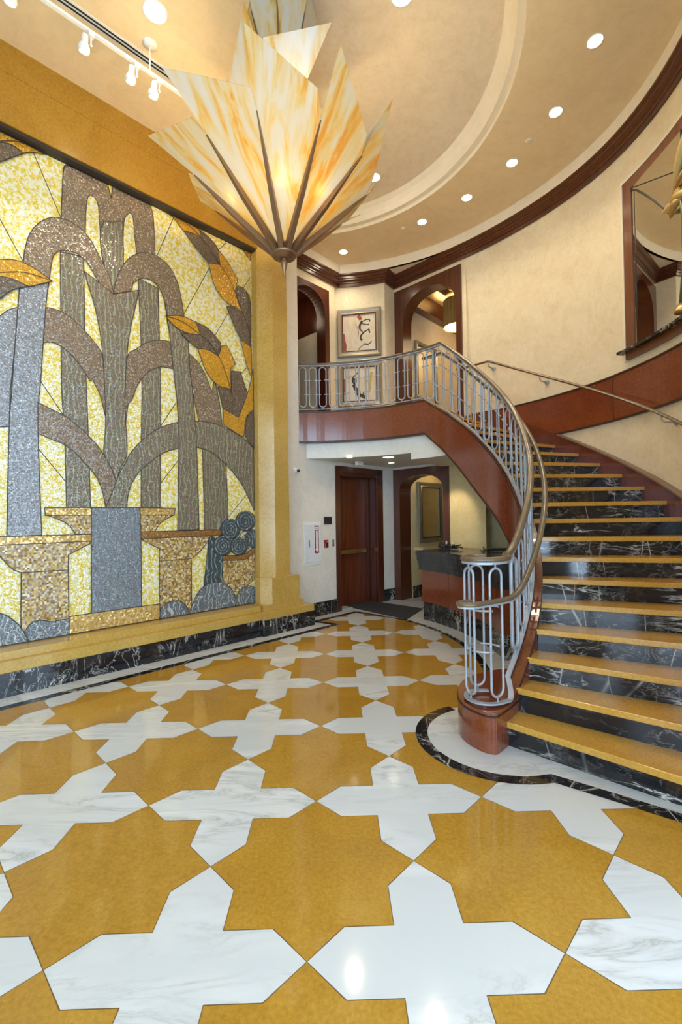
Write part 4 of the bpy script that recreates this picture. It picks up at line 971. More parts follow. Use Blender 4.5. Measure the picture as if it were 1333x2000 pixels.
    for (a, i), (b, j) in zip(lst, lst[1:]):
        m_ = (a + b) / 2; p = pol(rr(m_), m_); st = m_ < R_(46)
        z0 = (zplate(m_)); z1 = zrail(m_)
        for f in (.34, .66): put('link_bar', bars[1 if st else 0], (p[0], p[1], lerp(z0, z1, f)), m_ + pi / 2)
    # the ring of loops on the newel
    zb_ = zb + .012; zt_ = zl - .03
    for ang in (295, 198, 97):
        t = R_(ang); x, y = VC[0] + .125 * cos(t), VC[1] + .125 * sin(t)
        loop(x, y, round(zb_, 3), round(zt_, 3), t + pi / 2, False, .03, .035)
    for ang in (246, 147, 50):
        for f in (.36, .66):
            t0, t1 = R_(ang - 36), R_(ang + 36)
            mb = MB(); mb.tube([(VC[0] + .125 * cos(lerp(t0, t1, q / 6)), VC[1] + .125 * sin(lerp(t0, t1, q / 6)), lerp(zb_, zt_, f)) for q in range(7)], .0085, 6)
            mb.build('link_bar', M['steel'], root)
build_railing()
# wall handrail
def build_wall_rail():
    root = thing('wall_handrail', pol(3.78, R_(10), 0), 'bronze handrail fixed along the curved wall with round brackets', 'handrail')
    aa = [lerp(R_(50), R_(-50), i / 100) for i in range(101)]
    pth = [pol(3.755 - (.06 if a < R_(20) else tab([(R_(20), .06), (R_(40), .13)], a)), a, min(kz(a) + .955, kz(R_(41)) + .95)) for a in aa]
    mb = MB(); mb.rail(pth, [(-.022, 0), (-.024, .01), (0, .026), (.024, .01), (.022, 0), (0, -.012)]); mb.build('rail', M['rail'], root)
    for d in (41, 27.2, -4.0, -30):
        a = R_(d); z = kz(a) + .955; rr_ = 3.755 - (.06 if a < R_(20) else tab([(R_(20), .06), (R_(40), .13)], a)); rw_ = rw(a, z) - .0
        mb = MB()
        mb.tube([pol(rr_, a, z - .01), pol(rr_ + .005, a, z - .055), pol(rr_ + .03, a, z - .08), pol(rw_, a, z - .08)], .009, 8)
        mb.lathe(pol(rw_ - .012, a, z - .08), [(.001, .012), (.03, .012), (.036, .004), (.036, -.012)], 20, axis=(-cos(a), -sin(a), 0))
        o = mb.build('bracket', M['steel'], root)
build_wall_rail()
# ------------------------------------------------------------------ reception desk
DC = (-1.745, 5.554)
def dpt(r, d): return (DC[0] + r * cos(R_(d)), DC[1] + r * sin(R_(d)))
def dsec(mb, r0, r1, d0, d1, z0, z1, n=18):
    mb.prism([dpt(r0, lerp(d0, d1, i / n)) for i in range(n + 1)] + [dpt(r1, lerp(d1, d0, i / n)) for i in range(n + 1)], z0, z1)
def build_desk():
    root = thing('reception_desk', (*dpt(3.7, 15), 0), 'curved reception desk of red burl panels with a ribbed black marble top', 'desk')
    mb = MB(); dsec(mb, 3.70, 4.40, -5, 30.3, 0, .29); mb.build('base', M['black_v'], root)
    for d0, d1 in ((20.1, 30.4), (9.6, 19.95), (-.9, 9.45), (-5, -1.05)):
        mb = MB(); dsec(mb, 3.675, 4.35, d0, d1, .292, .806); mb.build('panel', M['burl'], root, bevel=.002)
    mb = MB()
    for i in range(4):
        z0 = .806 + i * .077
        dsec(mb, 3.640 - .010 * i, 4.75 if i > 2 else 4.42, -5, 30.8 + .2 * i, z0, z0 + .070)
        dsec(mb, 3.650 - .010 * i, 4.40, -5, 30.7 + .2 * i, z0 + .070, z0 + .077)
    mb.build('countertop', M['black_g'], root)
M['black_g'] = m_goldstone('slate black marble', (.012, .013, .016), (.03, .032, .036), (.06, .062, .066), .16, 1.4)
build_desk()
def build_candle():
    root = thing('candle_holder', (1.93, 7.62, 1.122), 'dark scrolled iron candle holder with two white candles on the desk top', 'candle holder')
    d = Vector((.62, -.78, 0)).normalized(); b = Vector(root.location)
    mb = MB()
    for f, r in ((-.16, .05), (.0, .035)):
        c = b + d * f + Vector((0, 0, .055))
        mb.tube([c + d * (r * (1 - t / 30) * cos(t * .45)) + Vector((0, 0, r * (1 - t / 30) * sin(t * .45))) for t in range(24)], .009, 6)
    mb.tube([b + d * x + Vector((0, 0, z)) for x, z in ((-.22, .03), (-.1, .02), (.05, .02), (.2, .035), (.27, .02))], .013, 6)
    mb.tube([b + d * x + Vector((0, 0, z)) for x, z in ((.02, .03), (.12, .045), (.24, .07))], .011, 6)
    mb.box((b.x, b.y, b.z + .008), (.34, .06, .014), atan2(d.y, d.x))
    mb.build('scroll_stand', M['blackp'], root)
    for f in (-.05, .09):
        p = b + d * f
        mb = MB(); mb.lathe((p.x, p.y, p.z + .015), [(.001, 0), (.028, 0), (.03, .05), (.022, .06), (.001, .06)], 14); cup = mb.build('candle_cup', M['blackp'], root)
        mb = MB(); mb.lathe((p.x, p.y, p.z + .065), [(.015, 0), (.015, .06), (.001, .065)], 12); mb.build('candle', M['whitepaint'], cup)
build_candle()
root = thing('pen_tray', (2.62, 7.0, 1.122), 'long black pen tray lying on the desk top beside the stair', 'tray')
mb = MB(); mb.box((2.62, 7.0, 1.134), (.52, .10, .02), R_(-8)); mb.build('tray_body', M['blackp'], root, bevel=.004)
mb = MB(); mb.tube([(2.45, 7.03, 1.153), (2.74, 6.985, 1.153)], .006, 8); mb.build('pen', M['blackp'], root)
root = thing('desk_bell', (2.33, 7.10, 1.122), 'small shiny metal bell on the desk top next to the pen tray', 'bell')
mb = MB(); mb.lathe((2.33, 7.10, 1.122), [(.001, 0), (.04, 0), (.04, .008), (.034, .012)], 20); mb.build('bell_base', M['blackp'], root)
mb = MB(); mb.lathe((2.33, 7.10, 1.134), [(.036, 0), (.03, .018), (.016, .03), (.005, .034), (.005, .042), (.001, .044)], 20); mb.build('bell_dome', M['chrome'], root)
# entrance mat
mb = MB(); mb.prism([(.19, 8.654), (.673, 9.169), (1.60, 8.25), (1.17, 7.404)], .003, .014)
tag(mb.build('floor_mat', M['matgrey'], None, bevel=.003), 'charcoal carpet mat on the floor before the lift door', 'mat')
# ------------------------------------------------------------------ things on the pale wall
def on_w1(u0, u1, z0, z1, d0, d1, mb=None):
    mb = mb or MB(); mb.prism([un(u0, -5.72 + d0), un(u0, -5.72 + d1), un(u1, -5.72 + d1), un(u1, -5.72 + d0)], z0, z1); return mb
def text(name, s, size, loc, rot, m, parent, ext=.0004, align='CENTER', spacing=1):
    cu = bpy.data.curves.new(name, 'FONT'); cu.body = s; cu.size = size; cu.align_x = align; cu.align_y = 'CENTER'; cu.extrude = ext; cu.space_line = spacing
    t_ = bpy.data.objects.new(name, cu); cu.materials.append(m); COL.objects.link(t_)
    me = bpy.data.meshes.new_from_object(t_.evaluated_get(bpy.context.evaluated_depsgraph_get())); bpy.data.objects.remove(t_)
    o = bpy.data.objects.new(name, me); COL.objects.link(o)
    o.parent = parent; o.location = Vector(loc) - worldloc(parent); o.rotation_euler = rot; return o
WR = (pi / 2, 0, R_(45))
def build_cabinet():
    root = thing('fire_extinguisher_cabinet', un(5.22, -5.72, 1.24), 'white wall cabinet for a fire extinguisher with a red and white arrow sign', 'cabinet')
    mb = on_w1(5.025, 5.42, .875, 1.598, 0, .012)
    mb.build('cabinet_frame', M['whitepaint'], root, bevel=.004)
    mb = on_w1(5.07, 5.40, .925, 1.555, .012, .024); dr = mb.build('cabinet_door', M['greywhite'], root, bevel=.004)
    mb = on_w1(5.125, 5.135, 1.175, 1.295, .024, .04); mb.build('pull_handle', M['silver_d'], dr, bevel=.002)
    mb = on_w1(5.262, 5.352, 1.068, 1.535, .024, .026); s = mb.build('arrow_sign', M['red'], root); s['label'] = 'red and white fire extinguisher arrow sign'
    n = -5.72 + .0265
    mb = MB()
    def P2(u, z): return un(u, n, z)
    mb.add([P2(5.272, 1.455), P2(5.342, 1.455), P2(5.342, 1.515), P2(5.272, 1.515)], [(0, 1, 2, 3)])
    mb.add([P2(5.284, 1.14), P2(5.330, 1.14), P2(5.330, 1.445), P2(5.284, 1.445)], [(0, 1, 2, 3)])
    mb.add([P2(5.268, 1.14), P2(5.307, 1.078), P2(5.346, 1.14)], [(0, 1, 2)])
    mb.build('arrow', M['whitepaint'], s)
    text('lettering', 'FIRE', .034, P2(5.307, 1.485), WR, M['red'], s)
    text('lettering', 'E\nX\nT\nI\nN\nG\nU\nI\nS\nH\nE\nR', .027, un(5.307, n + .0006, 1.292), WR, M['red'], s, spacing=.86)
build_cabinet()
root = thing('access_panel', un(5.585, -5.72, 1.62), 'black glossy control panel on the pale wall beside the lift door', 'control panel')
on_w1(5.50, 5.68, 1.555, 1.685, 0, .022).build('panel_body', M['blackp'], root, bevel=.008)
on_w1(5.545, 5.665, 1.58, 1.66, .022, .024).build('panel_screen', M['dark'], root, bevel=.002)
root = thing('fire_notice', un(5.55, -5.72, 1.21), 'small red notice with white lettering below the black control panel', 'sign')
on_w1(5.495, 5.60, 1.145, 1.282, 0, .008).build('notice_plate', M['red'], root, bevel=.002)
mb = MB()
for z in (1.265, 1.25): on_w1(5.55, 5.592, z - .004, z, .008, .0086, mb)
for z in (1.235, 1.215, 1.195, 1.175, 1.158): on_w1(5.503, 5.535, z - .004, z, .008, .0086, mb)
mb.build('notice_lines', M['whitepaint'], root)
on_w1(5.545, 5.592, 1.155, 1.235, .008, .0088).build('notice_picture', M['blackp'], root)
root = thing('light_switch', un(5.718, -5.72, 1.22), 'narrow grey switch plate between the red notice and the lift door', 'switch')
on_w1(5.70, 5.745, 1.16, 1.28, 0, .006).build('switch_plate', M['silver_d'], root, bevel=.002)
on_w1(5.716, 5.73, 1.20, 1.24, .006, .012).build('switch_rocker', M['brass'], root, bevel=.001)
root = thing('security_camera', un(4.88, -5.72, 2.44), 'small white dome security camera high on the pale wall beside the pilaster', 'camera')
nx = (1 / Q2, -1 / Q2, 0)
mb = MB(); mb.lathe(un(4.875, -5.72, 2.44), [(.045, 0), (.045, .03), (.03, .05), (.001, .05)], 24, axis=nx); mb.build('camera_body', M['whitepaint'], root)
mb = MB(); mb.lathe(un(4.89, -5.675, 2.438), [(.026, 0), (.026, .02), (.018, .032), (.001, .036)], 20, axis=nx); mb.build('camera_lens', M['blackp'], root)
# ------------------------------------------------------------------ framed things
def framed(root, A, B, z0, z1, prof_w, d, mf, inner=None):
    """rectangular frame in plane A-B (A left seen from the room); d = offset towards the room; returns opening corner fn"""
    A = Vector(A); B = Vector(B); t = (B - A); W = t.length; t.normalize(); n = Vector((t.y, -t.x))
    def p(u, z, o): q = A + t * u + n * o; return (q.x, q.y, z)
    def bar(mb, ring0, ring1, o0, o1):
        (u0, z0_, u1, z1_), (v0, y0, v1, y1) = ring0, ring1
        a = [(u0, z0_), (u1, z0_), (u1, z1_), (u0, z1_)]; b = [(v0, y0), (v1, y0), (v1, y1), (v0, y1)]
        vs = [p(*q, o0) for q in a] + [p(*q, o1) for q in b]
        mb.add(vs, [(i, (i + 1) % 4, 4 + (i + 1) % 4, 4 + i) for i in range(4)])
    return p, bar, W
def picture(name, A, B, z0, z1, label, cat, mf, minner, mc, fw=.11, group=None):
    root = thing(name, ((A[0] + B[0]) / 2, (A[1] + B[1]) / 2, z0), label, cat, group)
    p, bar, W = framed(root, A, B, z0, z1, fw, .03, mf)
    R0 = (0, z0, W, z1); ins = lambda r, k: (r[0] + k, r[1] + k, r[2] - k, r[3] - k)
    mb = MB(); bar(mb, R0, R0, 0, .035); r1 = ins(R0, fw * .25); bar(mb, R0, r1, .035, .05); r2 = ins(R0, fw * .75); bar(mb, r1, r2, .05, .032); r3 = ins(R0, fw); bar(mb, r2, r3, .032, .036)
    mb.build('frame', mf, root)
    r4 = ins(R0, fw + .02); mb = MB(); bar(mb, r3, r3, .036, .012); bar(mb, r3, r4, .03, .03); bar(mb, r4, r4, .03, .014); mb.build('inner_liner', minner, root)
    mb = MB(); mb.add([p(r4[0], r4[1], .016), p(r4[2], r4[1], .016), p(r4[2], r4[3], .016), p(r4[0], r4[3], .016)], [(0, 1, 2, 3)])
    cv = mb.build('canvas' if cat == 'painting' else 'mirror_glass', mc, root)
    return root, cv, p, r4
def m_canvas(name, seed):
    m, nt, b = mat(name); v = pos(nt, (1, 1, 1)); mp = nd(nt, 'ShaderNodeMapping'); mp.inputs['Location'].default_value = (seed, seed * 1.7, 0); mp.inputs['Scale'].default_value = (1.4, 1.4, .6); L(nt, v, mp.inputs['Vector'])
    n1 = noise(nt, mp.outputs[0], 4.5, 4, .6, .8); n2 = noise(nt, mp.outputs[0], 13, 5, .7)
    c = ramp(nt, n1.outputs['Fac'], [(.3, (.66, .60, .52)), (.42, (.72, .66, .50)), (.5, (.66, .50, .36)), (.56, (.70, .62, .32)), (.64, (.66, .58, .50)), (.72, (.45, .16, .09))])
    c = mix(nt, .3, c, ramp(nt, n2.outputs['Fac'], [(.3, (.75, .70, .60)), (.55, (.68, .58, .44)), (.75, (.5, .34, .22))]))
    L(nt, c, b.inputs['Base Color']); b.inputs['Roughness'].default_value = .45
    return m
def brush(root, cv, p, r, strokes, m):
    W, H = r[2] - r[0], r[3] - r[1]
    for nm, pts, wd, mm in strokes:
        pts = [tuple(q) for q in catmull([(x, y, 0) for x, y in pts], 5)]; wl = [wd[0] + (wd[1] - wd[0]) * i / (len(pts) - 1) for i in range(len(pts))]
        mb = MB()
        V = [Vector((r[0] + x * W, r[1] + y * H)) for x, y, _ in pts]
        L_, R2 = [], []
        for i, q in enumerate(V):
            d = (V[min(i + 1, len(V) - 1)] - V[max(0, i - 1)]).normalized(); s = Vector((-d.y, d.x)) * wl[i]
            L_.append(q + s); R2.append(q - s)
        vs = [p(q.x, q.y, .0175) for q in L_] + [p(q.x, q.y, .0175) for q in R2]; n = len(V)
        mb.add(vs, [(i, i + 1, n + i + 1, n + i) for i in range(n - 1)])
        mb.build(nm, mm, cv)
pa, pb = pol(3.715, R_(85.6)), pol(3.715, R_(72.5))
M['ink'] = plain('black paint', (.03, .028, .028), .5); M['rust'] = plain('rust paint', (.32, .07, .04), .5); M['ochre'] = plain('ochre paint', (.50, .40, .10), .5)
rt, cv, p, r4 = picture('abstract_painting', pa, pb, 4.735, 5.655, 'upper abstract painting of black looping brush marks on cream in a silver frame', 'painting', M['silver'], M['mahog'], m_canvas('upper canvas', 0), .095)
brush(rt, cv, p, r4, [('brush_mark', [(.60, .80), (.70, .84), (.82, .84), (.83, .78)], (.008, .012), M['ink']), ('brush_mark', [(.56, .76), (.64, .73), (.72, .71), (.82, .71)], (.010, .010), M['ink']), ('brush_mark', [(.60, .82), (.53, .72), (.52, .62), (.56, .55), (.62, .52)], (.024, .006), M['ink']), ('brush_mark', [(.82, .58), (.72, .54), (.62, .48), (.55, .40), (.55, .33), (.59, .28)], (.010, .022), M['ink']), ('brush_mark', [(.80, .58), (.82, .50), (.84, .47)], (.018, .007), M['ink']), ('brush_mark', [(.66, .20), (.74, .17), (.82, .18), (.88, .24)], (.006, .010), M['ink']), ('brush_mark', [(.45, .01), (.52, .08), (.62, .15), (.74, .155), (.80, .13)], (.006, .008), M['ink']), ('colour_wash', [(.02, .02), (.05, .16), (.03, .3), (.02, .5)], (.040, .012), M['rust']), ('colour_wash', [(.46, .97), (.52, .92), (.55, .85)], (.035, .03), M['rust']), ('colour_wash', [(.47, .54), (.465, .44), (.455, .36)], (.012, .005), M['rust'])], None)
rt, cv, p, r4 = picture('abstract_painting', pa, pb, 3.775, 4.635, 'lower abstract painting of a dark slanting stroke in a silver frame behind the balcony railing', 'painting', M['silver'], M['mahog'], m_canvas('lower canvas', 5.3), .095)
brush(rt, cv, p, r4, [('brush_mark', [(.50, .92), (.40, .82), (.30, .73), (.27, .64), (.30, .56)], (.006, .02), M['ink']), ('brush_mark', [(.27, .66), (.36, .66), (.36, .56), (.30, .50)], (.02, .022), M['ink']), ('brush_mark', [(.30, .50), (.36, .38), (.44, .24), (.50, .10)], (.03, .04), M['ink']), ('brush_mark', [(.42, .14), (.54, .16), (.66, .08)], (.015, .04), M['ink']), ('brush_mark', [(.56, .16), (.64, .28)], (.012, .008), M['ink']), ('brush_mark', [(.06, .74), (.2, .73)], (.016, .016), M['ochre']), ('colour_wash', [(.02, .70), (.03, .5), (.02, .2)], (.03, .02), M['rust']), ('colour_wash', [(.70, .60), (.73, .56)], (.012, .014), M['rust']), ('colour_wash', [(.86, .85), (.82, .55), (.80, .3)], (.03, .02), M['ochre'])], None)
picture('framed_mirror', (1.79, 9.565), (2.425, 10.20), 1.11, 2.39, 'tall mirror in a silver frame on the yellow wall seen through the lower arch', 'mirror', M['silver_d'], M['blackp'], M['mirror'], .10)
picture('hall_mirror', (1.70, 9.175), (2.26, 9.735), 3.86, 5.22, 'pewter framed mirror on the upper hall wall beyond the stair railing', 'mirror', M['silver_d'], M['blackp'], M['mirror'], .07)
# narrow shelf under the lower mirror
root = thing('console_shelf', (1.75, 9.45, .98), 'narrow pale shelf on the yellow wall below the tall framed mirror', 'shelf')
mb = MB(); mb.prism([(1.66, 9.44), (2.5, 10.28), (2.66, 10.12), (1.82, 9.28)], .98, 1.03); mb.build('shelf_top', M['plaster_y'], root, bevel=.006)
mb = MB(); mb.prism([(1.76, 9.54), (1.82, 9.60), (1.88, 9.54), (1.82, 9.48)], .8, .98); mb.prism([(2.2, 9.98), (2.26, 10.04), (2.32, 9.98), (2.26, 9.92)], .8, .98); mb.build('shelf_bracket', M['plaster_y'], root)
root = thing('wall_panel', (3.0, 8.1, 1.3), 'grey flat panel on the shaded alcove wall under the stair', 'panel')
mb = MB(); d = Vector((1.35, -1.1)).normalized(); b0 = Vector((2.95, 8.2)) + Vector((-.62, -.77)) * .02
q = [b0 + d * .13, b0 + d * .62]
mb.prism([q[0], q[1], q[1] + Vector((.62, .77)) * .02, q[0] + Vector((.62, .77)) * .02], 1.33, 1.9); mb.build('panel_face', M['silver_d'], root, bevel=.003)
# ------------------------------------------------------------------ big leaded mirror on the curved wall
def build_big_mirror():
    root = thing('leaded_mirror', pol(3.83, R_(-12), 3.6), 'large leaded wall mirror in a mahogany frame over the stair', 'mirror')
    a_l, a_r = 7.0, -34.0; R = 3.845
    def sec(mb, d0, d1, z0, z1, o0, o1, n=12):
        mb.prism([pol(R - o0, R_(lerp(d0, d1, i / n))) for i in range(n + 1)] + [pol(R - o1, R_(lerp(d1, d0, i / n))) for i in range(n + 1)], z0, z1)
    mb = MB(); sec(mb, 7.0, 5.0, 3.66, 5.73, -.03, .022, 2); sec(mb, a_r, a_r + 2, 3.66, 5.73, -.03, .022, 2); sec(mb, a_r, 7.0, 5.60, 5.73, -.03, .022, 24); sec(mb, a_r, 7.0, 3.545, 3.63, -.03, .03, 24)
    mb.build('frame', M['wood_r'], root)
    mb = MB(); sec(mb, 7.4, 7.0, 3.53, 5.765, -.03, .03, 2); sec(mb, a_r, 7.4, 5.73, 5.765, -.03, .03, 24); mb.build('plaster_reveal', M['cream'], root)
    mb = MB(); sec(mb, a_r, 8.0, 3.63, 3.662, -.03, .10, 24); o = mb.build('sill', M['black_v'], root); o['label'] = 'black marble sill'
    d0 = 5.0
    cuts = [5.0, -9.0, -20.5, -32.0]
    for i in range(3):
        q0, q1 = pol(R - .012, R_(cuts[i])), pol(R - .012, R_(cuts[i + 1]))
        mb = MB(); mb.add([(*q0, 3.66), (*q1, 3.66), (*q1, 5.60), (*q0, 5.60)], [(0, 1, 2, 3)])
        mb.build('mirror_pane', M['mirror'], root)
    q0, q1 = Vector(pol(R - .014, R_(5.0))), Vector(pol(R - .014, R_(-9.0)))
    def on(d, z): f = (5.0 - d) / 14.0; q = q0.lerp(q1, f); return (q.x, q.y, z)
    mb = MB(); mb.tube([on(*t) for t in ((5.0, 5.58), (3.43, 5.50), (1.37, 5.355), (-1.02, 5.17), (-3.16, 4.99), (-5.16, 4.81))], .011, 6)
    mb.tube([on(5.0, 5.60), on(-7, 5.21), on(-9, 5.09)], .006, 6)
    mb.tube([on(4.2, 5.52), on(4.2, 3.67)], .004, 6); mb.tube([on(-7.6, 5.6), on(-7.6, 3.67)], .012, 6)
    mb.build('lead_came', M['lead'], root)
M['wood_r'] = m_wood('red brown frame wood', (.12, .035, .012), (.20, .06, .02))
build_big_mirror()
def build_sculpture():
    b = pol(3.725, R_(-9.3), 3.664)
    root = thing('flower_sculpture', b, 'bronze flower sculpture with lance shaped petals on the sill of the leaded mirror', 'sculpture')
    e = Vector((sin(R_(-9.3)), -cos(R_(-9.3)), 0)) * -1      # left along the wall
    B = Vector(b)
    mb = MB(); mb.lathe(b, [(.001, 0), (.07, 0), (.07, .02), (.05, .05), (.03, .09), (.001, .09)], 20); mb.build('foot', M['brass'], root)
    mb = MB(); mb.tube([B + Vector((0, 0, .07)), B - e * .06 + Vector((0, 0, .5)), B - e * .05 + Vector((0, 0, .95)), B - e * .02 + Vector((0, 0, 1.2))], [.03, .022, .018, .014], 8); mb.build('stem', M['leafg'], root)
    for (du, dz, L_, ang, mm) in ((-.02, 1.15, .42, 12, 'pet'), (-.02, 1.22, .30, -52, 'brass'), (-.05, 1.45, .60, 118, 'pet'), (-.06, 1.3, .4, 160, 'brass'), (-.05, 1.2, .4, 205, 'pet')):
        c = B + e * (du + .07) + Vector((0, 0, dz)); t = e * cos(R_(ang)) + Vector((0, 0, sin(R_(ang))))
        pts = [c + t * (L_ * i / 8 - (L_ * .3)) for i in range(9)]
        mb = MB(); mb.tube(pts, [.004, .022, .034, .042, .044, .040, .032, .020, .004], 8); mb.build('petal', M[mm], root)
M['leafg'] = plain('green bronze', (.16, .18, .05), .4, .4); M['pet'] = plain('cream petal', (.58, .42, .16), .4, .2)
build_sculpture()
# ------------------------------------------------------------------ chandelier
def build_chandelier():
    h = Vector(CH_HUB)
    root = thing('chandelier', h, 'large chandelier of pointed amber swirl glass panels held by bronze ribs', 'chandelier')
    N = 10
    rib = lambda i: Vector(CH_RIBS[(i + 4) % 10])
    rnd = random.Random(3)
    def panel(nm, pts, par):
        V = [Vector(p) for p in pts]; n = (V[1] - V[0]).cross(V[-1] - V[0]).normalized()
        c = sum(V, Vector()) / len(V)
        ax_ = (c - h); ax_ = (ax_ - n * ax_.dot(n)).normalized(); cr = n.cross(ax_); sd = rnd.random() * 40
        mb = MB(); mb.slab3(V, n * .006); o = mb.build(nm, M['amber'], par)
        at = o.data.attributes.new('grain', 'FLOAT_VECTOR', 'POINT'); hl = Vector(worldloc(par))
        at.data.foreach_set('vector', [q for v in o.data.vertices for q in ((v.co + hl - c).dot(cr), (v.co + hl - c).dot(ax_), sd)])
        return o
    for i in range(-4, 6):
        a, b = rib(i), rib(i + 1); da, db = (a - h), (b - h)
        if i in CH_OUT and i not in (3, -3): out = [Vector(q) for q in CH_OUT[i]]
        elif i == 3: out = [h + da * 1.04, Vector(CH_OUT[3][0]), h + db * 1.12]
        elif i == -3: out = [h + da * 1.25, h + da * .55 + db * .62, Vector(CH_OUT[-3][1])]
        else: out = [h + da * (1.1 + .3 * rnd.random()), h + da * .6 + db * .62, h + db * (1.05 + .2 * rnd.random())]
        panel('glass_panel', [h + da * .1, a] + out + [b, h + db * .1], root)
    for i in range(-4, 6):
        a = rib(i); d = (a - h); out_ = Vector((d.x, d.y, 0)).normalized(); L_ = d.length
        t = d.normalized(); nrm = (out_ - t * out_.dot(t)).normalized(); s = t.cross(nrm)
        mb = MB(); vs = []
        p0 = h + Vector((0, 0, .0)) + out_ * .075
        for f, w_, d_ in ((0.0, .030, .05), (.5, .024, .042), (1.0, .004, .010)):
            c = p0.lerp(a, f)
            vs += [c - s * w_ - nrm * .004, c - s * w_ * .8 + nrm * d_, c + s * w_ * .8 + nrm * d_, c + s * w_ - nrm * .004]
        mb.add(vs, [(4 * i_ + k, 4 * i_ + (k + 1) % 4, 4 * i_ + 4 + (k + 1) % 4, 4 * i_ + 4 + k) for i_ in range(2) for k in range(4)] + [(0, 1, 2, 3), (8, 9, 10, 11)])
        mb.build('rib', M['bronze'], root)
    mb = MB(); mb.lathe(h, [(.001, .06), (.085, .06), (.10, .05), (.10, -.012), (.118, -.016), (.124, -.03), (.116, -.046), (.085, -.052), (.075, -.07), (.03, -.078), (.022, -.07), (.034, -.09), (.032, -.12), (.022, -.16), (.012, -.21), (.001, -.26)], 32)
    mb.build('hub_finial', M['bronze'], root)
    # upper tiers
    def tier(hz, Nn, offs, r, dz, outs, seed, ribw):
        hh = h + Vector((0, 0, hz)); rn = random.Random(seed)
        dirs = [Vector((r * sin(R_(offs + 360 / Nn * k)), -r * cos(R_(offs + 360 / Nn * k)), dz)) for k in range(Nn)]
        for k in range(Nn):
            da, db = dirs[k], dirs[(k + 1) % Nn]
            ext = outs.get(k) or [hh + da * (1.05 + .25 * rn.random()), hh + db * (1.0 + .2 * rn.random())]
            panel('glass_panel', [hh + da * .25] + [Vector(q) for q in ext] + [hh + db * .25], root)
            mb = MB(); o_ = Vector((da.x, da.y, 0)).normalized() * .012
            mb.tube([hh + da * .2 + o_, hh + da * .6 + o_, hh + da * .98 + o_], [ribw, ribw * .9, ribw * .3], 6); mb.build('rib', M['bronze'], root)
    hh2 = Vector((-.442, 4.5, 4.704))
    d_ = lambda hh, a, r, dz, e: tuple(hh + Vector((r * sin(R_(a)), -r * cos(R_(a)), dz)) * e)
    tier(hh2.z - h.z, 8, -57, .5, .9, {0: [d_(hh2, -57, .5, .9, 1.0), (-.89, 4.188, 5.698), (-.687, 3.84, 6.034), d_(hh2, -12, .5, .9, 1.05)], 1: [d_(hh2, -12, .5, .9, 1.0), (-.54, 3.908, 5.804), (.051, 3.933, 5.964), d_(hh2, 33, .5, .9, 1.0)], 2: [d_(hh2, 33, .5, .9, .95), d_(hh2, 60, .5, .9, .9), d_(hh2, 78, .5, .9, 1.0)]}, 5, .010)
    hh3 = Vector((-.442, 4.5, 5.434))
    tier(hh3.z - h.z, 8, -45, .35, 1.0, {0: [d_(hh3, -45, .35, 1.0, 1.12), d_(hh3, 0, .35, 1.0, 1.22)], 1: [d_(hh3, 0, .35, 1.0, 1.22), d_(hh3, 45, .35, 1.0, 1.15)]}, 9, .016)
    mb = MB(); mb.tube([h + Vector((0, 0, .05)), (h.x, h.y, ZC + .25)], .016, 10); mb.build('stem', M['bronze'], root)
    mb = MB(); mb.lathe((h.x, h.y, ZC + .2), [(.001, 0), (.05, 0), (.11, .05), (.11, .055)], 24); mb.build('ceiling_canopy', M['bronze'], root)
    for k, (an, r, z) in enumerate(((-70, .48, .47), (3, .40, .42), (55, .44, .44), (120, .4, .45), (180, .4, .45), (240, .4, .45))):
        p = (h.x + r * sin(R_(an)), h.y - r * cos(R_(an)), h.z + z)
        mb = MB(); mb.lathe(p, [(.001, -.04), (.02, -.03), (.03, 0), (.022, .025), (.010, .04), (.010, .06), (.001, .06)], 14); mb.build('bulb', M['bulb'], root)
        mb = MB(); mb.tube([p[:2] + (p[2] + .06,), (h.x, h.y, p[2] + .12)], .006, 6); mb.build('lamp_arm', M['bronze'], root)
    for an, z, e in ((-70, .55, 28), (3, .50, 28), (55, .52, 28), (180, .55, 60), (0, 1.1, 28), (180, 1.5, 12)):
        l = bpy.data.lights.new('chandelier_light', 'POINT'); l.energy = e * CH_E; l.color = (1, .76, .42); l.shadow_soft_size = .06
        o = bpy.data.objects.new('chandelier_light', l); COL.objects.link(o); o.location = (h.x + (.38 if e == 28 else .2) * sin(R_(an)), h.y - (.38 if e == 28 else .2) * cos(R_(an)), h.z + z)
CH_E = 1.0
build_chandelier()
# ------------------------------------------------------------------ ceiling fittings
def spot(loc, e, size=R_(120), blend=.8, col=(1, .84, .60), soft=.05, tgt=None):
    l = bpy.data.lights.new('downlight', 'SPOT'); l.energy = e; l.spot_size = size; l.spot_blend = blend; l.color = col; l.shadow_soft_size = soft  # lamps of the fittings, and the added desk wall fill
    o = bpy.data.objects.new('downlight', l); COL.objects.link(o); o.location = loc
    if tgt: o.rotation_euler = (Vector(tgt) - Vector(loc)).to_track_quat('-Z', 'Y').to_euler()
    return o
def downlight(x, y, z, label, r=.07, group=None, e=60):
    root = thing('recessed_downlight', (x, y, z), label, 'downlight', group)
    mb = MB(); mb.lathe((x, y, z), [(r + .014, 0), (r + .012, -.006), (r, -.004), (r, .0)], 28); mb.build('trim_ring', M['greywhite'], root)
    mb = MB(); mb.lathe((x, y, z - .003), [(r, 0), (.001, 0)], 28); mb.build('lamp', M['lamp'], root)
    spot((x, y, z - .03), e)
DLAB = ['recessed downlight nearest the right edge of the picture, over the big mirror', 'recessed downlight second from the right along the curved ceiling', 'recessed downlight third from the right, next to the pale sprinkler cap', 'recessed downlight fourth from the right along the curved ceiling', 'recessed downlight fifth from the right along the curved ceiling', 'recessed downlight above the two paintings']
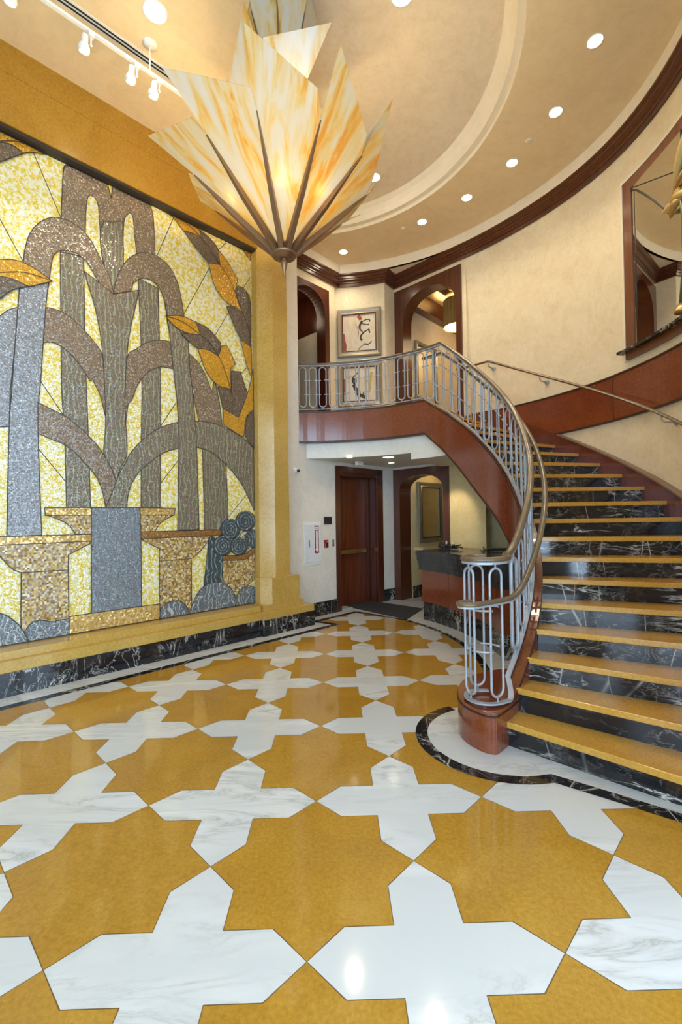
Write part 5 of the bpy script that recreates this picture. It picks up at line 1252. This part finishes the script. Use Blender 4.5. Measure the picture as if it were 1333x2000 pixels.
for lab, (x, y) in zip(DLAB, [(2.759, 4.584), (2.755, 5.407), (2.537, 6.195), (2.112, 6.878), (1.54, 7.448), (.264, 8.286)]):
    downlight(x, y, ZC, lab, e=DL_E)
downlight(-1.622, 4.334, ZC, 'large recessed downlight beside the track light rail', .10, e=DL_E)
downlight(.75, 4.40, ZC + .255, 'recessed downlight inside the round ceiling medallion at the top edge', .10, e=DL_E)
downlight(.70, 6.80, ZC + .255, 'recessed downlight inside the medallion half hidden behind the chandelier glass', .08, e=DL_E)
for x, y, lab in ((.293, 7.60, 'small downlight in the balcony soffit nearest the fire cabinet'), (.943, 7.62, 'wide downlight in the balcony soffit before the arch'), (1.095, 8.416, 'small downlight in the balcony soffit near the wall corner')):
    root = thing('soffit_downlight', (x, y, 2.66), lab, 'downlight')
    rr0 = .09 if 'wide' in lab else .05
    mb = MB(); mb.lathe((x, y, 2.66), [(rr0 + .012, 0), (rr0 + .01, -.005), (rr0, -.003), (rr0, 0)], 24); mb.build('trim_ring', M['greywhite'], root)
    mb = MB(); mb.lathe((x, y, 2.656), [(rr0, 0), (.001, 0)], 24); mb.build('lamp', M['lamp_s'], root)
    spot((x, y, 2.62), SO_E)
root = thing('exit_sensor', (.489, 8.2, 2.64), 'small white box sensor on the balcony soffit above the lift door', 'sensor')
mb = MB(); mb.box((.489, 8.2, 2.625), (.15, .07, .07), R_(45)); mb.build('sensor_body', M['whitepaint'], root, bevel=.006)
mb = MB(); mb.box((.51, 8.18, 2.615), (.10, .045, .02), R_(45)); mb.build('sensor_window', M['greywhite'], root)
for x, y, z, lab in ((2.613, 5.827, ZC, 'pale round sprinkler cap between two downlights on the right'), (1.256, 7.626, ZC, 'pale round sprinkler cap near the downlights above the stair head')):
    mb = MB(); mb.lathe((x, y, z), [(.045, 0), (.045, -.005), (.04, -.008), (.001, -.008)], 24)
    tag(mb.build('sprinkler_cap', M['cream']), lab, 'sprinkler cap')
mb = MB(); mb.lathe((.69, 4.40, ZC + .255), [(.022, 0), (.02, -.01), (.001, -.012)], 16)
tag(mb.build('ceiling_sensor', M['silver_d']), 'tiny dark round sensor on the medallion near its downlight', 'sensor')
# slot diffuser along the ceiling
sd0, sd1 = Vector((-3.3, 3.38, 0)), Vector((-1.45, 5.22, 0)); sdir = (sd1 - sd0).normalized(); sn = Vector((sdir.y, -sdir.x, 0))
root = thing('slot_diffuser', (sd0.x, sd0.y, ZC), 'long linear air diffuser with two dark slots beside the track light', 'air vent')
def strip_box(mb, o0, o1, z0, z1):
    mb.prism([tuple((sd0 + sn * o0).xy), tuple((sd1 + sn * o0).xy), tuple((sd1 + sn * o1).xy), tuple((sd0 + sn * o1).xy)], z0, z1)
mb = MB(); strip_box(mb, -.048, .048, ZC - .006, ZC + .002); mb.build('vent_frame', M['greywhite'], root)
for a, b in ((-.028, -.011), (.011, .028)):
    mb = MB(); strip_box(mb, a, b, ZC - .009, ZC - .004); mb.build('slot', M['dark'], root)
# track light: rail hung on stems, four heads
tz = 6.20
T0, T1 = Vector((-3.45, 2.98, tz)), Vector((-1.30, 5.12, tz)); td = (T1 - T0).normalized()
root = thing('lighting_track', tuple(T1), 'white lighting track hung parallel to the mosaic wall', 'lighting track')
mb = MB(); mb.rail([T0, T1], [(-.017, -.012), (.017, -.012), (.017, .012), (-.017, .012)], smooth=False); mb.build('track_rail', M['whitepaint'], root)
for k, f in enumerate((.17, .772)):
    p = T0.lerp(T1, f)
    mb = MB(); mb.tube([p, (p.x, p.y, ZC)], .007, 8); mb.build('stem', M['whitepaint'], root)
    mb = MB(); mb.lathe((p.x, p.y, ZC), [(.068, 0), (.066, -.010), (.03, -.022), (.001, -.022)], 24); mb.build('ceiling_canopy', M['greywhite'], root)
def track_head(f, label):
    p = T0.lerp(T1, f)
    root = thing('track_spotlight', (p.x, p.y, p.z - .012), label, 'spotlight', 'spotlights on the track')
    aim = (Vector(un(p.x / Q2 * 1 + p.y / Q2, NM, 2.6)) - p).normalized()
    q = p + Vector((0, 0, -.125)); side = td * -.03
    mb = MB(); mb.box((p.x, p.y, p.z - .030), (.05, .05, .03), R_(45)); mb.tube([p + Vector((0, 0, -.04)), q], .007, 8); mb.lathe(tuple(q), [(.001, -.014), (.014, 0), (.001, .014)], 12); mb.build('arm', M['whitepaint'], root)
    c = q + td * -.055 + Vector((0, 0, -.02))
    mb = MB(); mb.lathe(tuple(c), [(.001, -.075), (.022, -.075), (.027, -.045), (.028, -.01), (.034, .004), (.047, .023), (.050, .053), (.046, .072), (.041, .072), (.038, .053)], 24, axis=tuple(aim)); mb.build('lamp_shade', M['whitepaint'], root)
    mb = MB(); mb.lathe(tuple(c + aim * .053), [(.038, 0), (.001, .004)], 20, axis=tuple(aim)); mb.build('lamp', M['lamp_s'], root)
    spot(tuple(c + aim * .11), TR_E, R_(70), .6, (1, .86, .66), .04, tuple(c + aim * 3))
for f, lab in ((.405, 'white track spotlight at the top left picture corner, cut by the picture edge'), (.59, 'white track spotlight second from the left, alone on the track'), (.728, 'white track spotlight just left of the hanging track stem'), (.803, 'white track spotlight nearest the chandelier glass')):
    track_head(f, lab)
# pendant in the upper hall
def pendant(x, y, z0, z1, r):
    root = thing('drum_pendant', (x, y, z0), 'gold pleated drum pendant lamp glowing in the upper hall arch', 'pendant lamp')
    N = 48; vs = []
    for i in range(N):
        a = 2 * pi * i / N; rr_ = r * (1 + (.02 if i % 2 else -.02))
        vs += [(x + rr_ * cos(a), y + rr_ * sin(a), z0), (x + rr_ * cos(a), y + rr_ * sin(a), z1)]
    mb = MB(); mb.add(vs, [(2 * i, 2 * i + 1, 2 * ((i + 1) % N) + 1, 2 * ((i + 1) % N)) for i in range(N)]); mb.build('lamp_shade', M['shade'], root)
    mb = MB(); mb.lathe((x, y, z0 + .02), [(r * .94, 0), (.001, 0)], 32); mb.build('diffuser', M['soft'], root)
    mb = MB(); mb.tube([(x, y, z1 - .02), (x, y, 6.12)], .01, 8); mb.build('stem', M['bronze'], root)
M['shade'] = plain('gold pleated shade', (.34, .22, .06), .5)
pendant(2.52, 9.0, 5.40, 5.93, .26)
# ------------------------------------------------------------------ entrance side behind the camera
mb = MB()
FX = [-5.3, -4.6, -2.6, -1.7, .3, 1.2, 3.0, 3.7]
for a, b in ((0, 1), (2, 3), (4, 5), (6, 7)): mb.prism([(FX[a], -2.6), (FX[b], -2.6), (FX[b], -2.9), (FX[a], -2.9)], 0, 6.8)
mb.prism([(FX[0], -2.6), (FX[-1], -2.6), (FX[-1], -2.9), (FX[0], -2.9)], 5.3, 6.8)
mb.prism([(FX[0], -2.6), (FX[-1], -2.6), (FX[-1], -2.9), (FX[0], -2.9)], 0, .15)
struct(mb.build('wall_entrance', M['plaster']), 'plaster entrance wall with three tall window bays', 'wall')
for k, (a, b) in enumerate(((1, 2), (3, 4), (5, 6))):
    mb = MB(); x0, x1 = FX[a], FX[b]
    for x in (x0 + .04, (x0 + x1) / 2, x1 - .04): mb.box((x, -2.75, 2.7), (.08, .10, 5.2))
    for z in (.19, 2.6, 4.1, 5.26): mb.box(((x0 + x1) / 2, -2.75, z), (x1 - x0, .10, .08))
    struct(mb.build('window_%d' % (k + 1), M['mahog']), 'tall mahogany window bay of the entrance wall, number %s from the left' % ('one', 'two', 'three')[k], 'window')
    l = bpy.data.lights.new('window_portal', 'AREA'); l.shape = 'RECTANGLE'; l.size = x1 - x0; l.size_y = 5.1; l.cycles.is_portal = True
    o = bpy.data.objects.new('window_portal', l); COL.objects.link(o); o.location = ((x0 + x1) / 2, -2.72, 2.7); o.rotation_euler = (pi / 2, 0, pi)
e50 = Vector(pol(3.85, R_(-54))); f50 = Vector((3.7, -2.6)); dv = (f50 - e50).normalized(); nv = Vector((-dv.y, dv.x)); LW = (f50 - e50).length
def sp_(t, o): q = e50 + dv * t + nv * o; return (q.x, q.y)
mb = MB()
for t0, t1, z0, z1 in ((0, .42, 0, 6.8), (2.8, LW, 0, 6.8), (.42, 2.8, 5.3, 6.8), (.42, 2.8, 0, .15)): mb.prism([sp_(t0, 0), sp_(t1, 0), sp_(t1, .25), sp_(t0, .25)], z0, z1)
struct(mb.build('wall_side_right', M['plaster']), 'plaster wall with one tall window between the stair foot and the entrance', 'wall')
mb = MB()
for t in (.46, 1.61, 2.76): mb.prism([sp_(t - .04, .10), sp_(t + .04, .10), sp_(t + .04, .2), sp_(t - .04, .2)], .15, 5.3)
for z in (.15, 2.6, 4.1, 5.22): mb.prism([sp_(.42, .10), sp_(2.8, .10), sp_(2.8, .2), sp_(.42, .2)], z, z + .08)
struct(mb.build('window_4', M['mahog']), 'tall mahogany window beside the stair foot', 'window')
l = bpy.data.lights.new('window_portal', 'AREA'); l.shape = 'RECTANGLE'; l.size = 2.38; l.size_y = 5.1; l.cycles.is_portal = True
o = bpy.data.objects.new('window_portal', l); COL.objects.link(o); q = sp_(1.61, .08); o.location = (q[0], q[1], 2.7); o.rotation_euler = Vector((-nv.x, -nv.y, 0)).to_track_quat('-Z', 'Y').to_euler()
mb = MB(); mb.prism([un(-1.7, -5.68), (-5.3, -2.6), (-5.5, -2.6), un(-1.9, -5.9)], 0, 6.8)
struct(mb.build('wall_side_left', M['plaster']), 'plaster wall between the mural and the entrance', 'wall')
mb = MB()
mb.prism([(e50.x, e50.y), (e50.x + .1, e50.y - .1), (5.8, 2.0), (5.8, 2.2)], 0, 6.7)
mb.prism([(5.6, 2.1), (5.8, 2.1), (5.8, 12.0), (5.6, 12.0)], 0, 6.7)
mb.prism([(5.7, 11.8), (5.7, 12.0), (-5.6, 12.0), (-5.6, 11.8)], 0, 6.7)
mb.prism([(-5.6, 2.9), (-5.4, 2.9), (-5.4, 12.0), (-5.6, 12.0)], 0, 6.7)  # unseen shell walls added to keep sky light out of the back halls
struct(mb.build('wall_light_block', M['plaster_w']), 'unseen outer walls added to keep daylight out of the halls', 'wall')
mb = MB(); mb.prism([(2.2, 8.36), (2.8, 7.72), (4.35, 6.6), (5.6, 7.0), (5.6, 11.8), (2.9, 11.0)], 2.45, 2.6)  # unseen slab added so no daylight falls into the alcove
struct(mb.build('ceiling_light_block', M['plaster_y']), 'unseen low ceiling added to shade the alcove under the stair', 'ceiling')
# ------------------------------------------------------------------ world, camera, hall lamps and added fills
W_ = bpy.data.worlds.new('sky'); SC.world = W_; W_.use_nodes = True
bg = W_.node_tree.nodes['Background']; bg.inputs['Color'].default_value = (.56, .77, 1.0, 1); bg.inputs['Strength'].default_value = SKY_E
def point(loc, e, col=(1, .80, .52), soft=.15):
    l = bpy.data.lights.new('hall_lamp_and_fill', 'POINT'); l.energy = e; l.color = col; l.shadow_soft_size = soft
    o = bpy.data.objects.new('hall_lamp_and_fill', l); COL.objects.link(o); o.location = loc
point((2.52, 9.0, 5.66), 60, soft=.08); point((2.5, 9.5, 2.5), 10); point((3.25, 9.0, 5.6), 20, soft=.3); spot((1.70, 7.75, 2.52), 45, R_(52), .7, tgt=(2.26, 8.28, 1.6)); point((-.7, 8.75, 5.6), 3)  # soft upper hall point and desk wall spot are added fills without fittings
cam = bpy.data.cameras.new('camera'); co = bpy.data.objects.new('camera', cam); COL.objects.link(co)
cam.sensor_fit = 'VERTICAL'; cam.sensor_height = 36; cam.lens = 896.745 / 2000 * 36; cam.clip_start = .02
pitch, yaw, roll = 1.40836727e-02, 1.82761066e-02, -1.48580930e-02
Fv = Vector((sin(yaw) * cos(pitch), cos(yaw) * cos(pitch), sin(pitch))); R0 = Vector((cos(yaw), -sin(yaw), 0)); U0_ = R0.cross(Fv)
Rv = R0 * cos(roll) + U0_ * sin(roll); Uv = -R0 * sin(roll) + U0_ * cos(roll)
co.matrix_world = Matrix(((Rv.x, Uv.x, -Fv.x, 0), (Rv.y, Uv.y, -Fv.y, 0), (Rv.z, Uv.z, -Fv.z, 1.65), (0, 0, 0, 1)))
SC.camera = co
SC.view_settings.view_transform = 'Standard'; SC.view_settings.look = 'None'; SC.view_settings.gamma = 1; SC.view_settings.use_curve_mapping = False
SC.view_settings.exposure = EXPO
SC.cycles.max_bounces = 8; SC.cycles.diffuse_bounces = 4; SC.cycles.glossy_bounces = 4; SC.cycles.transmission_bounces = 4
SC.cycles.caustics_reflective = False; SC.cycles.caustics_refractive = False; SC.cycles.sample_clamp_indirect = 8
SC.cycles.use_denoising = True
